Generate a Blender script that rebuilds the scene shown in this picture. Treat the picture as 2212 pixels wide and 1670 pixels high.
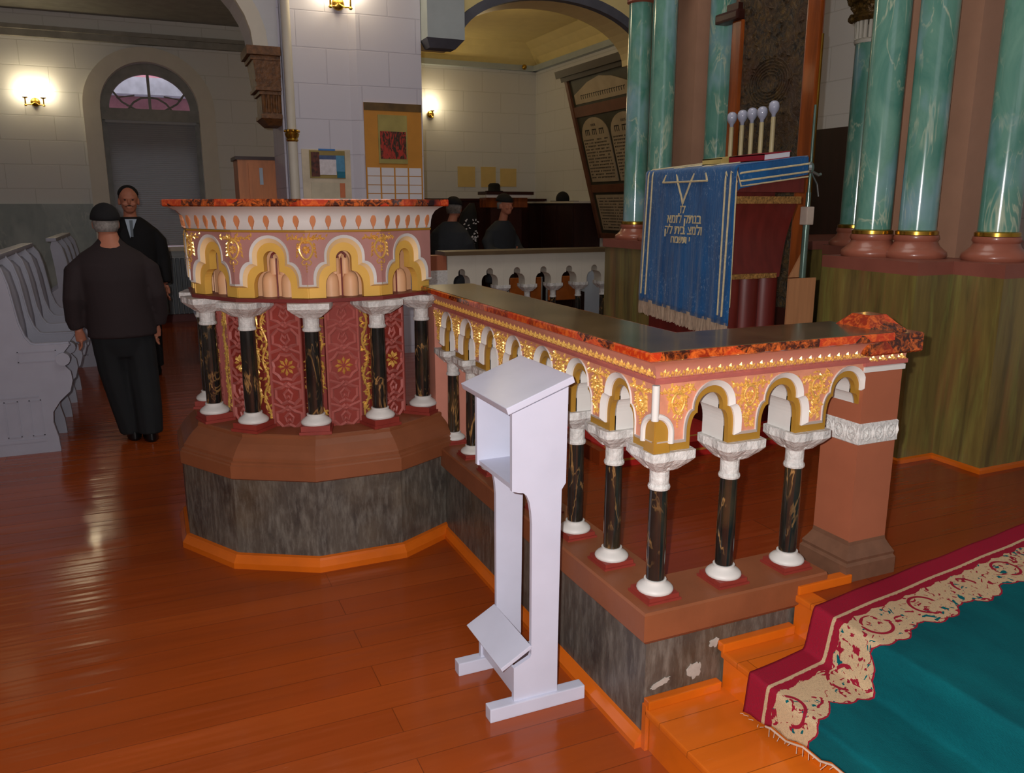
import bpy, bmesh, math, random
from mathutils import Vector, Matrix
random.seed(7)
for o in list(bpy.data.objects): bpy.data.objects.remove(o)
S=bpy.context.scene; COL=S.collection
PI=math.pi
def rad(a): return math.radians(a)
# ------------------------------------------------------------ camera, world, light, exposure
cam=bpy.data.cameras.new('camera'); co=bpy.data.objects.new('camera',cam); COL.objects.link(co); S.camera=co
cam.sensor_fit='HORIZONTAL'; cam.sensor_width=36; cam.lens=1758/2212*36; cam.clip_start=.05; cam.clip_end=100
co.location=(-1.235,-1.821,1.6); co.rotation_euler=(rad(90-12.6),0,rad(-23.83))
W=bpy.data.worlds.new('world'); S.world=W; W.use_nodes=True
W.node_tree.nodes['Background'].inputs[0].default_value=(.75,.82,1,1); W.node_tree.nodes['Background'].inputs[1].default_value=.55
def light(name,kind,loc,energy,color,size=.1,rot=(0,0,0),sy=None):
    d=bpy.data.lights.new(name,kind); d.energy=energy; d.color=color
    if kind=='AREA':
        d.shape='RECTANGLE'; d.size=size; d.size_y=sy or size
    else: d.shadow_soft_size=size
    o=bpy.data.objects.new(name,d); o.location=loc; o.rotation_euler=rot; COL.objects.link(o); return o
light('camera_flash','POINT',(-1.295,-1.78,1.645),215,(1,.97,.95),.012)
light('hall_rear_fill','AREA',(-1.6,-5.4,3.6),15,(.82,.88,1),3.4,(rad(74),0,rad(-12)),2.6)  # added cool ambient fill from behind the camera, not a known window
light('hall_overhead_fill','AREA',(.6,1.6,5.6),38,(1,.93,.84),2.2)  # added overhead ambient fill above the bimah, no fitting is known there
light('left_aisle_fill','POINT',(-2.9,7.4,3.3),1.5,(1,.72,.4),.18)  # added warm fill for the left aisle, no actual lamp hangs here
light('alcove_fill','POINT',(2.6,7.6,3.35),11,(1,.75,.4),.18)  # added warm fill inside the alcove, apart from its wall sconce
S.view_settings.view_transform='Standard'; S.view_settings.look='None'; S.view_settings.gamma=1
S.view_settings.use_curve_mapping=False; S.view_settings.exposure=0.32
# ------------------------------------------------------------ helpers
def c(r,g,b):
    f=lambda v:(v/255/12.92 if v/255<=.04045 else ((v/255+.055)/1.055)**2.4)
    return (f(r),f(g),f(b),1)
class NT:
    def __init__(s,name):
        s.m=bpy.data.materials.new(name); s.m.use_nodes=True; s.t=s.m.node_tree; s.b=s.t.nodes['Principled BSDF']
        s.tc=s.t.nodes.new('ShaderNodeTexCoord'); s.geo=s.t.nodes.new('ShaderNodeNewGeometry')
    def n(s,k,**kw):
        x=s.t.nodes.new(k)
        for a,v in kw.items(): setattr(x,a,v)
        return x
    def l(s,a,b): s.t.links.new(a,b)
    def setin(s,i,v):
        if hasattr(v,'is_output') or isinstance(v,bpy.types.NodeSocket): s.l(v,i)
        else: i.default_value=v
    def math(s,op,a,b=0,cc=0,clamp=False):
        x=s.n('ShaderNodeMath',operation=op,use_clamp=clamp); s.setin(x.inputs[0],a); s.setin(x.inputs[1],b); s.setin(x.inputs[2],cc); return x.outputs[0]
    def mapping(s,scale=(1,1,1),rot=(0,0,0),src=None,loc=(0,0,0)):
        x=s.n('ShaderNodeMapping'); x.inputs['Scale'].default_value=scale; x.inputs['Rotation'].default_value=rot; x.inputs['Location'].default_value=loc
        s.l(src or s.tc.outputs['Object'],x.inputs[0]); return x.outputs[0]
    def noise(s,scale,vec=None,detail=4,rough=.55,dist=0):
        x=s.n('ShaderNodeTexNoise'); x.inputs['Scale'].default_value=scale; x.inputs['Detail'].default_value=detail; x.inputs['Roughness'].default_value=rough; x.inputs['Distortion'].default_value=dist
        s.l(vec or s.tc.outputs['Object'],x.inputs['Vector']); return x.outputs['Fac']
    def ramp(s,f,a,b,smooth=False):
        return s.math('DIVIDE',s.math('SUBTRACT',f,a),b-a,clamp=True) if not hasattr(f,'x') else None
    def mix(s,f,a,b):
        x=s.n('ShaderNodeMix',data_type='RGBA'); s.setin(x.inputs[0],f); s.setin(x.inputs[6],a); s.setin(x.inputs[7],b); return x.outputs[2]
    def col(s,v): s.setin(s.b.inputs['Base Color'],v)
    def bump(s,h,strength=.3,dist=.01):
        x=s.n('ShaderNodeBump'); x.inputs['Strength'].default_value=strength; x.inputs['Distance'].default_value=dist; s.l(h,x.inputs['Height']); s.l(x.outputs[0],s.b.inputs['Normal'])
    def fin(s,rough=.5,metal=0,coat=0,spec=.5):
        s.setin(s.b.inputs['Roughness'],rough); s.b.inputs['Metallic'].default_value=metal; s.b.inputs['Coat Weight'].default_value=coat; s.b.inputs['Coat Roughness'].default_value=.08
        s.b.inputs['Specular IOR Level'].default_value=spec; return s.m
def M(name,col,rough=.5,metal=0,var=.12,scale=6,col2=None,bump=0,bscale=60,coat=0,stretch=(1,1,1),spec=.4,lo=.35,hi=.65):
    t=NT(name); v=t.mapping(stretch)
    f=t.ramp(t.noise(scale,v),lo,hi)
    c2=col2 or tuple(x*(1-var*2) for x in col[:3])+(1,)
    t.col(t.mix(f,col,c2))
    if bump: t.bump(t.noise(bscale,v,3),bump,.01)
    return t.fin(rough,metal,coat,spec)
MT={}
MT['white']=M('white_paint',c(214,210,205),.45,var=.04)
MT['relief_white']=M('relief_white_plaster',c(212,210,206),.5,var=.1,scale=60,bump=.55,bscale=70)
MT['lectern']=M('pale_blue_white_paint',c(206,208,226),.32,var=.03,spec=.5)
MT['pink']=M('salmon_pink_paint',c(206,136,116),.5,var=.05)
MT['rose']=M('dusty_rose_paint',c(178,98,90),.5,var=.08,scale=12)
MT['rose_dark']=M('brick_red_paint',c(142,52,42),.5,var=.08,scale=12)
MT['mauve']=M('mauve_paint',c(176,124,116),.5,var=.06)
MT['maroon']=M('maroon_paint',c(120,48,44),.45,var=.08)
MT['peach']=M('peach_paint',c(228,176,132),.5,var=.04)
MT['cream']=M('cream_paint',c(238,204,152),.5,var=.04)
MT['brown']=M('brown_paint',c(138,80,50),.42,var=.08,bump=.05)
MT['newel']=M('terracotta_paint',c(160,93,66),.48,var=.05)
MT['mud']=M('umber_brown_paint',c(116,80,60),.5,var=.1,scale=20)
MT['goldflat']=M('gold_paint_flat',c(228,180,84),.42,metal=.1,var=.06)
MT['ochre']=M('dull_gold_paint',c(178,132,48),.45,metal=.2,var=.07)
MT['gold']=M('gilded_relief',c(240,190,96),.3,metal=.35,var=.12,scale=40,spec=.8)
MT['brass']=M('brass',c(190,150,60),.25,metal=.9)
MT['pier']=M('pinkish_brown_pier_paint',c(172,130,106),.5,var=.05)
MT['base_brown']=M('rosy_brown_gloss_paint',c(156,92,72),.3,var=.06,coat=.2)
MT['slab_brown']=M('reddish_brown_slab',c(138,80,66),.4,var=.08)
MT['trim']=M('orange_gloss_paint',c(216,104,20),.25,var=.12,scale=3,coat=.3)
MT['pew']=M('grey_lilac_paint',c(158,158,172),.45,var=.04)
MT['jacket']=M('dark_brown_wool',c(44,34,36),.85,var=.05)
MT['black']=M('black_cloth',c(20,20,23),.85,var=.05)
MT['trouser']=M('charcoal_trousers',c(24,27,30),.85,var=.05)
MT['greyc']=M('dark_grey_jacket_cloth',c(48,52,58),.85,var=.06)
MT['skin']=M('skin',c(188,122,96),.5,var=.05)
MT['hair_grey']=M('grey_hair',c(150,145,140),.7,var=.2,scale=60)
MT['hair_dark']=M('dark_hair',c(34,28,26),.7,var=.1)
MT['moust']=M('brown_moustache',c(70,44,36),.8)
MT['shoe']=M('black_leather',c(20,20,22),.3)
MT['darkwood']=M('dark_wood',c(58,24,16),.4,var=.15,stretch=(1,1,.15),scale=14)
MT['wood']=M('orange_brown_varnished_wood',c(150,74,26),.22,var=.25,scale=9,stretch=(2,2,.25),coat=.4)
MT['wood3']=M('light_orange_cupboard_wood',c(206,126,70),.4,var=.12,scale=9,stretch=(2,2,.25))
MT['wood2']=M('tan_plywood',c(176,124,84),.5,var=.08,scale=14,stretch=(3,3,.2))
MT['bracket']=M('bronze_brown_carved_plaster',c(122,80,42),.5,var=.25,scale=30,bump=.5,bscale=40)
MT['capgold']=M('dark_gilded_carving',c(112,84,40),.4,metal=.3,var=.4,scale=40,bump=.8,bscale=45)
MT['greywall']=M('grey_white_plaster',c(196,196,200),.6,var=.03)
MT['ceil_yellow']=M('cream_ceiling_plaster',c(236,216,150),.6,var=.03)
MT['beam']=M('blue_grey_plaster',c(172,182,184),.6,var=.04)
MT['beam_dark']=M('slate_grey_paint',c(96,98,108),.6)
MT['casing']=M('warm_white_casing_paint',c(204,198,184),.5,var=.03)
MT['frame_grey']=M('grey_window_frame_paint',c(140,138,130),.5)
MT['petal']=M('copper_petal_paint',c(196,124,78),.5,var=.05)
MT['ivory']=M('ivory_braid',c(206,190,150),.7,var=.1,scale=60)
MT['fringe']=M('fringe_threads',c(186,162,138),.8,var=.25,scale=40,stretch=(4,4,.3))
MT['burg']=M('burgundy_panel',c(104,34,28),.4,var=.15,stretch=(3,3,.3),scale=8)
MT['burg_door']=M('very_dark_brown_panel',c(44,18,14),.5,var=.2,stretch=(3,3,.2))
MT['bulb']=M('frosted_bulb_glass',c(176,180,200),.12,var=.02,coat=.5)
MT['candle']=M('ivory_candle_tube',c(200,184,140),.4)
MT['redbook']=M('red_book_cover',c(150,20,40),.5)
MT['yelbook']=M('straw_yellow_book_cover',c(214,186,110),.55)
MT['paper']=M('white_paper',c(216,212,216),.7,var=.02)
MT['yelpaper']=M('yellowed_paper',c(214,186,120),.7,var=.04)
MT['radiator']=M('blue_grey_radiator_paint',c(96,108,118),.45,var=.05)
MT['blue_w']=M('pale_blue_furniture_paint',c(176,192,208),.5,var=.03)
MT['orangechair']=M('orange_brown_chair_wood',c(160,84,30),.35,var=.2)
MT['redcloth']=M('red_patterned_cloth',c(190,60,60),.8,col2=c(220,200,190),scale=30,lo=.5,hi=.55)
MT['ink']=M('black_ink',c(30,24,22),.7)
MT['redmat']=M('red_carpet_runner',c(176,22,14),.85,var=.1,scale=30)
MT['goldstripe']=M('ochre_carpet_stripe',c(176,116,40),.85)
MT['railtop']=M('dark_olive_brown_gloss_top',c(104,84,58),.2,var=.25,scale=4,coat=.3)
MT['metal']=M('chrome_pole',c(150,160,158),.2,metal=.8)
MT['greenpole']=M('grey_green_metal_pole',c(84,108,98),.25,metal=.3,coat=.4)
MT['snow']=M('snow',c(235,238,245),.8)
MT['pinkwall']=M('outside_pink_render',c(214,150,156),.8)
def em(name,col,st):
    t=NT(name); t.col(col); t.b.inputs['Emission Color'].default_value=col; t.b.inputs['Emission Strength'].default_value=st; return t.fin(.4)
MT['lampglass']=em('lit_opal_glass',(1,.88,.62,1),14)
def mk_glass():
    t=NT('window_glass'); t.col((.9,.92,.95,1)); t.b.inputs['Transmission Weight'].default_value=1; t.b.inputs['IOR'].default_value=1.0; return t.fin(.0,spec=.2)
MT['glass']=mk_glass()
def mk_stone(name,a,b,c3,chip=False):
    t=NT(name); v=t.mapping((1,1,.55))
    f=t.ramp(t.noise(7,v,6,.65,.6),.3,.7); g=t.ramp(t.noise(28,t.mapping((1.6,1.6,.35)),4,.7),.45,.75); h=t.ramp(t.noise(3.2,None,3),.5,.75)
    k=t.mix(f,a,b); k=t.mix(t.math('MULTIPLY',g,.55),k,c3); k=t.mix(t.math('MULTIPLY',h,.35),k,c(96,72,40))
    t.col(k); t.bump(t.noise(60),.1); return t.fin(.42,spec=.4)
MT['stone']=mk_stone('painted_grey_stone',c(100,92,82),c(52,46,44),c(142,136,126))
def mk_col(name,base,dark,light_,vein,sc=6,rough=.16,st=(1,1,.5)):
    t=NT(name); v=t.mapping(st,src=t.geo.outputs['Position'])
    f=t.ramp(t.noise(sc,v,5,.6,.8),.35,.65); g=t.noise(sc*1.3,t.mapping((1,1,.3),(0,.3,0),src=t.geo.outputs['Position']),4,.6,.7)
    vv=t.math('SUBTRACT',1,t.math('DIVIDE',t.math('ABSOLUTE',t.math('SUBTRACT',g,.5)),.025),clamp=True)
    k=t.mix(f,base,dark); k=t.mix(t.ramp(t.noise(sc*.7,v,3),.52,.68),k,light_); k=t.mix(t.math('MULTIPLY',t.math('MULTIPLY',vv,t.ramp(t.noise(sc*.9,t.geo.outputs['Position'],2),.42,.62)),.75),k,vein)
    t.col(k); return t.fin(rough,coat=.35,spec=.5)
MT['teal']=mk_col('teal_green_marbled_gloss',c(112,160,142),c(78,134,120),c(134,170,180),c(190,200,172),6)
MT['blackmarble']=mk_col('black_brown_marbled_gloss',c(36,36,32),c(18,20,20),c(58,48,32),c(186,140,84),10,.14)
def mk_olive():
    t=NT('olive_green_marbled_paint'); v=t.mapping((3.2,3.2,.35),(0,.12,0))
    f=t.ramp(t.noise(4,v,5,.6,.5),.35,.65); g=t.ramp(t.noise(7,t.mapping((3,3,.3),(.1,-.1,0)),5,.6,.4),.5,.7)
    k=t.mix(f,c(128,110,58),c(88,76,42)); k=t.mix(t.math('MULTIPLY',g,.5),k,c(136,142,70)); k=t.mix(t.math('MULTIPLY',t.ramp(t.noise(3,v,3),.6,.72),.4),k,c(140,84,56))
    t.col(k); return t.fin(.32,coat=.15)
MT['olive']=mk_olive()
def mk_slab():
    t=NT('red_tortoiseshell_marbled_gloss')
    x=t.n('ShaderNodeTexVoronoi'); x.inputs['Scale'].default_value=9; t.l(t.mapping((1,1,1.5)),x.inputs['Vector'])
    sep=t.n('ShaderNodeSeparateColor'); t.l(x.outputs['Color'],sep.inputs[0])
    k=t.mix(t.ramp(sep.outputs[0],.35,.6),c(66,26,14),c(184,54,22)); n=t.ramp(t.noise(38,None,5,.7,1),.45,.62)
    k=t.mix(t.math('MULTIPLY',n,.75),k,c(232,112,40)); k=t.mix(t.ramp(t.noise(6,None,4),.55,.7),k,c(44,22,16))
    t.col(k); return t.fin(.1,coat=.5)
MT['slab']=mk_slab()
def mk_floor(name,a,b,sx=1):
    t=NT(name); x=t.n('ShaderNodeTexBrick'); t.l(t.mapping((1,1,1)),x.inputs['Vector'])
    x.inputs['Scale'].default_value=1; x.inputs['Brick Width'].default_value=3.1; x.inputs['Row Height'].default_value=.135; x.inputs['Mortar Size'].default_value=.0015; x.inputs['Mortar Smooth'].default_value=.3
    x.inputs['Color1'].default_value=a; x.inputs['Color2'].default_value=b; x.inputs['Mortar'].default_value=tuple(v*.45 for v in a[:3])+(1,)
    k=t.mix(t.math('MULTIPLY',t.ramp(t.noise(1.6,t.mapping((.5,2.4,1)),4),.4,.7),.45),x.outputs['Color'],tuple(v*.6 for v in a[:3])+(1,))
    k=t.mix(t.math('MULTIPLY',t.ramp(t.noise(120,t.mapping((.15,2,1)),2,.8),.66,.8),.25),k,c(200,140,100))
    t.col(k); h=t.math('ADD',t.noise(1.2,t.mapping((.8,9,1)),2),t.math('MULTIPLY',x.outputs['Fac'],-.15)); t.bump(h,.5,.012)
    return t.fin(.2,coat=.12,spec=.35)
MT['floor']=mk_floor('orange_brown_painted_boards',c(156,70,23),c(147,63,20))
MT['platform']=mk_floor('red_brown_painted_boards',c(132,54,20),c(124,49,18))
def mk_blocks(name,a,joint,w=.62,h=.3):
    t=NT(name); s=t.n('ShaderNodeSeparateXYZ'); t.l(t.tc.outputs['Object'],s.inputs[0]); cb=t.n('ShaderNodeCombineXYZ')
    t.l(t.math('ADD',s.outputs[0],s.outputs[1]),cb.inputs[0]); t.l(s.outputs[2],cb.inputs[1])
    x=t.n('ShaderNodeTexBrick'); t.l(cb.outputs[0],x.inputs['Vector']); x.inputs['Scale'].default_value=1; x.inputs['Brick Width'].default_value=w; x.inputs['Row Height'].default_value=h
    x.inputs['Mortar Size'].default_value=.006; x.inputs['Mortar Smooth'].default_value=.6; x.inputs['Color1'].default_value=a; x.inputs['Color2'].default_value=a; x.inputs['Mortar'].default_value=joint
    t.col(x.outputs['Color']); t.bump(t.math('MULTIPLY',x.outputs['Fac'],-1),.3,.008); return t.fin(.55,spec=.3)
MT['blocks']=mk_blocks('white_block_wall',c(206,206,204),c(190,190,186))
MT['pierblocks']=mk_blocks('lilac_white_block_pier',c(196,194,206),c(180,177,190),.5,.29)
MT['wains']=mk_col('grey_green_marbled_dado',c(136,146,142),c(112,122,120),c(152,160,156),c(160,166,160),3,.45)
def mk_velvet():
    t=NT('blue_velvet'); f=t.ramp(t.noise(5,t.mapping((1,2,.6)),5,.65,.6),.35,.7); s=t.math('MULTIPLY',t.ramp(t.noise(95,t.mapping((1,1,.5)),4,.8),.56,.66),t.ramp(t.noise(5,None,3),.4,.6))
    k=t.mix(f,c(14,88,146),c(10,66,116)); k=t.mix(t.math('MULTIPLY',s,.7),k,c(150,170,190)); t.col(k); t.b.inputs['Sheen Weight'].default_value=.3
    t.bump(t.noise(30,t.mapping((1,3,.3))),.3); return t.fin(.75,spec=.2)
MT['velvet']=mk_velvet(); MT['bareplaster']=M('bare_plaster',c(178,170,160),.8,scale=30,var=.1)
def mk_tap():
    t=NT('dark_embossed_panel'); n=t.noise(22,None,6,.7,1.5); f=t.ramp(n,.4,.62)
    k=t.mix(f,c(34,30,24),c(96,72,34)); k=t.mix(t.ramp(t.noise(3,None,3),.5,.7),k,c(70,44,22)); t.col(k); t.bump(n,1,.02); return t.fin(.45)
MT['tap']=mk_tap()
def mk_carpet():
    t=NT('teal_carpet_with_red_floral_border'); s=t.n('ShaderNodeSeparateXYZ'); t.l(t.tc.outputs['UV'],s.inputs[0]); u,v=s.outputs[0],s.outputs[1]
    uv=t.tc.outputs['UV']
    vn=t.math('ADD',v,t.math('MULTIPLY',t.math('SUBTRACT',t.noise(70,uv,1),.5),.008))
    sc=t.math('ABSOLUTE',t.math('SINE',t.math('MULTIPLY',u,13.5)))
    sc2=t.math('ABSOLUTE',t.math('SINE',t.math('ADD',t.math('MULTIPLY',u,38),.6)))
    edge=t.math('ADD',t.math('ADD',.222,t.math('MULTIPLY',sc,.04)),t.math('MULTIPLY',sc2,.014))
    isteal=t.math('GREATER_THAN',vn,edge); rim=t.math('GREATER_THAN',vn,t.math('SUBTRACT',edge,.006))
    crim=c(150,24,48); beige=c(196,168,132); teal=c(6,92,98)
    z2=t.math('ADD',.107,t.math('MULTIPLY',sc2,.01))
    n1=t.noise(26,uv,2,.5,1.6); n2=t.noise(19,t.mapping((1,1,1),src=uv,loc=(3,5,0)),2,.5,1.8)
    k=t.mix(t.math('GREATER_THAN',n1,.61),beige,crim); k=t.mix(t.math('GREATER_THAN',n2,.65),k,teal)
    # a repeating curl near the inner rim
    uu=t.math('SUBTRACT',t.math('FRACT',t.math('MULTIPLY',u,4.3)),.5); vv=t.math('MULTIPLY',t.math('SUBTRACT',v,.175),4.3)
    r=t.math('SQRT',t.math('ADD',t.math('MULTIPLY',uu,uu),t.math('MULTIPLY',vv,vv)))
    ring=t.math('LESS_THAN',t.math('ABSOLUTE',t.math('SUBTRACT',r,.2)),.022)
    ring=t.math('MULTIPLY',ring,t.math('GREATER_THAN',t.noise(11,uv,1),.5)); k=t.mix(ring,k,crim)
    k=t.mix(t.math('LESS_THAN',vn,z2),k,crim); k=t.mix(t.math('LESS_THAN',vn,.088),k,beige); k=t.mix(t.math('LESS_THAN',v,.076),k,crim)
    k=t.mix(rim,k,crim); tn=t.ramp(t.noise(8,t.mapping((1,.35,1),src=uv),4,.6),.3,.75)
    k=t.mix(isteal,k,t.mix(tn,teal,c(4,70,78))); g=t.noise(240,t.mapping((2,.6,1),src=uv),2); k=t.mix(t.math('MULTIPLY',t.ramp(g,.45,.8),.35),k,tuple(x*.4 for x in teal[:3])+(1,))
    t.col(k); t.bump(g,.5,.004); return t.fin(.9,spec=.1)
MT['carpet']=mk_carpet()
def mk_rad(name,a,b,w):   # striped (blind / radiator)
    t=NT(name); s=t.n('ShaderNodeSeparateXYZ'); t.l(t.tc.outputs['Object'],s.inputs[0]); f=t.math('GREATER_THAN',t.math('FRACT',t.math('DIVIDE',s.outputs[2],w)),.8)
    t.col(t.mix(f,a,b)); return t.fin(.6)
# --- geometry
def bm_():return bmesh.new()
def wl(o):
    v=Vector((0,0,0))
    while o is not None: v=v+Vector(o.location); o=o.parent
    return v
def obj(name,bm,mat,parent=None,smooth=False,keep=None,auto=None):
    bmesh.ops.recalc_face_normals(bm,faces=bm.faces) if keep is None else None
    me=bpy.data.meshes.new(name)
    if parent is not None: off=wl(parent)
    else:
        xs=[v.co for v in bm.verts]; off=Vector(((min(p.x for p in xs)+max(p.x for p in xs))/2,(min(p.y for p in xs)+max(p.y for p in xs))/2,min(p.z for p in xs)))
    for v in bm.verts: v.co-=off
    bm.to_mesh(me); bm.free()
    if smooth:
        for p in me.polygons: p.use_smooth=True
    if auto: 
        for p in me.polygons: p.use_smooth=True
        me.set_sharp_from_angle(angle=rad(auto))
    me.materials.append(MT[mat] if isinstance(mat,str) else mat)
    o=bpy.data.objects.new(name,me); COL.objects.link(o); o.parent=parent
    if parent is None: o.location=off
    return o
def tag(o,label=None,cat=None,group=None,kind=None):
    if label:o['label']=label
    if cat:o['category']=cat
    if group:o['group']=group
    if kind:o['kind']=kind
    return o
def thing(name,loc,label,cat,group=None):
    o=bpy.data.objects.new(name,None); o.empty_display_size=.05; o.location=loc; COL.objects.link(o); return tag(o,label,cat,group)
def struct(name,bm,mat,**k): return tag(obj(name,bm,mat,**k),kind='structure')
def dup(o,dl,label=None,rot=None):
    r=o.copy(); COL.objects.link(r)
    if dl is not None: r.location=Vector(o.location)+Vector(dl)
    if label: r['label']=label
    def rec(a,b):
        for ch in a.children:
            d=ch.copy(); COL.objects.link(d); d.parent=b; rec(ch,d)
    rec(o,r); return r
def box(bm,x0,x1,y0,y1,z0,z1,M_=None,bev=0):
    vs=[bm.verts.new((x,y,z)) for x in (x0,x1) for y in (y0,y1) for z in (z0,z1)]
    fs=[bm.faces.new([vs[i] for i in f]) for f in ((0,1,3,2),(4,6,7,5),(0,4,5,1),(2,3,7,6),(0,2,6,4),(1,5,7,3))]
    if bev:
        es=set(e for f in fs for e in f.edges); r=bmesh.ops.bevel(bm,geom=list(es),offset=bev,segments=2,affect='EDGES',profile=.7); vs=list(set(v for f in r['faces'] for v in f.verts)|set(v for v in vs if v.is_valid))
    if M_ is not None:
        for v in vs: v.co=M_@v.co
    return vs
def lathe(bm,cx,cy,prof,n=24,a0=0,a1=2*PI,sq=None):
    full=abs(a1-a0-2*PI)<1e-6; k=n if full else n+1; rings=[]
    for r,z in prof:
        rings.append([bm.verts.new((cx+r*math.cos(a0+(a1-a0)*i/n),cy+r*math.sin(a0+(a1-a0)*i/n),z)) for i in range(k)])
    for a,b in zip(rings,rings[1:]):
        for i in range(k if full else k-1):
            j=(i+1)%k; bm.faces.new((a[i],a[j],b[j],b[i]))
    if full: bm.faces.new(rings[0][::-1]); bm.faces.new(rings[-1])
    return rings
def tube(bm,pts,rs,n=8,cap=True,flat=None):
    pts=[Vector(p) for p in pts]; rs=rs if isinstance(rs,(list,tuple)) else [rs]*len(pts); rings=[]; up=None
    for i,p in enumerate(pts):
        d=(pts[min(i+1,len(pts)-1)]-pts[max(i-1,0)]); d=d.normalized() if d.length>1e-9 else Vector((0,0,1))
        if up is None: up=Vector((0,0,1)) if abs(d.z)<.9 else Vector((0,1,0))
        a=d.cross(up)
        if a.length<1e-4: a=d.orthogonal()
        a.normalize(); b=a.cross(d).normalized(); up=b
        r=rs[i]; ra,rb=(r if isinstance(r,tuple) else (r,r))
        rings.append([bm.verts.new(p+a*ra*math.cos(2*PI*j/n)+b*rb*math.sin(2*PI*j/n)) for j in range(n)])
    for a,b in zip(rings,rings[1:]):
        for i in range(n): j=(i+1)%n; bm.faces.new((a[i],a[j],b[j],b[i]))
    if cap: bm.faces.new(rings[0][::-1]); bm.faces.new(rings[-1])
    return rings
def poly(bm,pts0,pts1):  # prism between two matching closed outlines
    a=[bm.verts.new(p) for p in pts0]; b=[bm.verts.new(p) for p in pts1]; n=len(a)
    bm.faces.new(a); bm.faces.new(b[::-1])
    for i in range(n): j=(i+1)%n; bm.faces.new((a[i],b[i],b[j],a[j]))
def ball(bm,ctr,r,u=14,v=9,M_=None):
    rx,ry,rz=(r if isinstance(r,tuple) else (r,r,r)); c0=Vector(ctr); rings=[]
    for i in range(1,v):
        t=PI*i/v; rings.append([bm.verts.new(c0+Vector((rx*math.sin(t)*math.cos(2*PI*j/u),ry*math.sin(t)*math.sin(2*PI*j/u),rz*math.cos(t)))) for j in range(u)])
    top=bm.verts.new(c0+Vector((0,0,rz))); bot=bm.verts.new(c0-Vector((0,0,rz)))
    for a,b in zip(rings,rings[1:]):
        for i in range(u): j=(i+1)%u; bm.faces.new((a[i],b[i],b[j],a[j]))
    for i in range(u): j=(i+1)%u; bm.faces.new((top,rings[0][i],rings[0][j])); bm.faces.new((bot,rings[-1][j],rings[-1][i]))
    if M_ is not None:
        for rg in rings:
            for q in rg: q.co=M_@q.co
        top.co=M_@top.co; bot.co=M_@bot.co
def sweep(bm,prof,path,closed=False):   # prof (d,z): d outward = right of travel; closed profile; mitred
    P=[Vector((p[0],p[1])) for p in path]; n=len(P); rings=[]
    for i in range(n):
        ns=[]
        if i>0 or closed: d=(P[i]-P[i-1]).normalized(); ns.append(Vector((d.y,-d.x)))
        if i<n-1 or closed: d=(P[(i+1)%n]-P[i]).normalized(); ns.append(Vector((d.y,-d.x)))
        m=ns[0] if len(ns)==1 else (ns[0]+ns[1])/(1+ns[0].dot(ns[1]))
        rings.append([bm.verts.new((P[i].x+m.x*d_,P[i].y+m.y*d_,z)) for d_,z in prof])
    k=len(prof); rr=list(zip(rings,rings[1:]))
    if closed: rr.append((rings[-1],rings[0]))
    for a,b in rr:
        for i in range(k): j=(i+1)%k; bm.faces.new((a[i],a[j],b[j],b[i]))
    if not closed: bm.faces.new(rings[0]); bm.faces.new(rings[-1][::-1])
class Frame:
    def __init__(s,o,t,n=None):
        s.o=Vector((o[0],o[1],0)); s.t=Vector((t[0],t[1],0)).normalized(); s.n=Vector((s.t.y,-s.t.x,0))
    def p(s,x,z,d=0): return s.o+s.t*x+s.n*d+Vector((0,0,z))
def prof_half(xf,zf,zl,xk,zk,zc,n1=7,n2=10):
    r=[(xf,zf),(xf,zl)]
    for i in range(1,n1+1): a=PI/2*i/n1; r.append((xk+(xf-xk)*math.cos(a),zl+(zk-zl)*math.sin(a)))
    r.append((xk,zc))
    for i in range(1,n2+1): a=PI/2*i/n2; r.append((xk*math.cos(a),zc+xk*math.sin(a)))
    return r
def full_prof(h): return [(-x,z) for x,z in h]+[(x,z) for x,z in h[-2::-1]]
def cell(bm,fr,sc,hw0,hw1,zt,h,d0,d1):
    pr=full_prof(h); zf=h[0][1]; zb=zf
    out=[(-hw0,zt),(-hw0,zb)]+pr+[(hw1,zb),(hw1,zt)]
    # drop duplicates where foot width is nil
    out=[(max(-hw0,min(hw1,x)),z) for x,z in out]
    o2=[]
    for q in out:
        if not o2 or (abs(q[0]-o2[-1][0])+abs(q[1]-o2[-1][1]))>1e-5: o2.append(q)
    poly(bm,[fr.p(sc+x,z,d0) for x,z in o2],[fr.p(sc+x,z,d1) for x,z in o2])
def band(bm,fr,sc,ha,da,hb,db,hw0,hw1,thick=.006):
    A=full_prof(ha); B=full_prof(hb); za=ha[0][1]; zb=hb[0][1]
    A=[(-hw0,za)]+A+[(hw1,za)]; B=[(-hw0,zb)]+B+[(hw1,zb)]
    A=[(max(-hw0,min(hw1,x)),z) for x,z in A]; B=[(max(-hw0,min(hw1,x)),z) for x,z in B]
    va=[bm.verts.new(fr.p(sc+x,z,da)) for x,z in A]; vb=[bm.verts.new(fr.p(sc+x,z,db)) for x,z in B]
    va2=[bm.verts.new(fr.p(sc+x,z,-.014)) for x,z in A]; vb2=[bm.verts.new(fr.p(sc+x,z,-.014)) for x,z in B]
    for L,R in ((va,vb),(va2,va),(vb,vb2)):
        for i in range(len(A)-1):
            if A[i][0]>=hw1-1e-6 and A[i+1][0]>=hw1-1e-6 and B[i][0]>=hw1-1e-6 and B[i+1][0]>=hw1-1e-6 and hw1<.1: continue
            bm.faces.new((L[i],L[i+1],R[i+1],R[i]))
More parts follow.
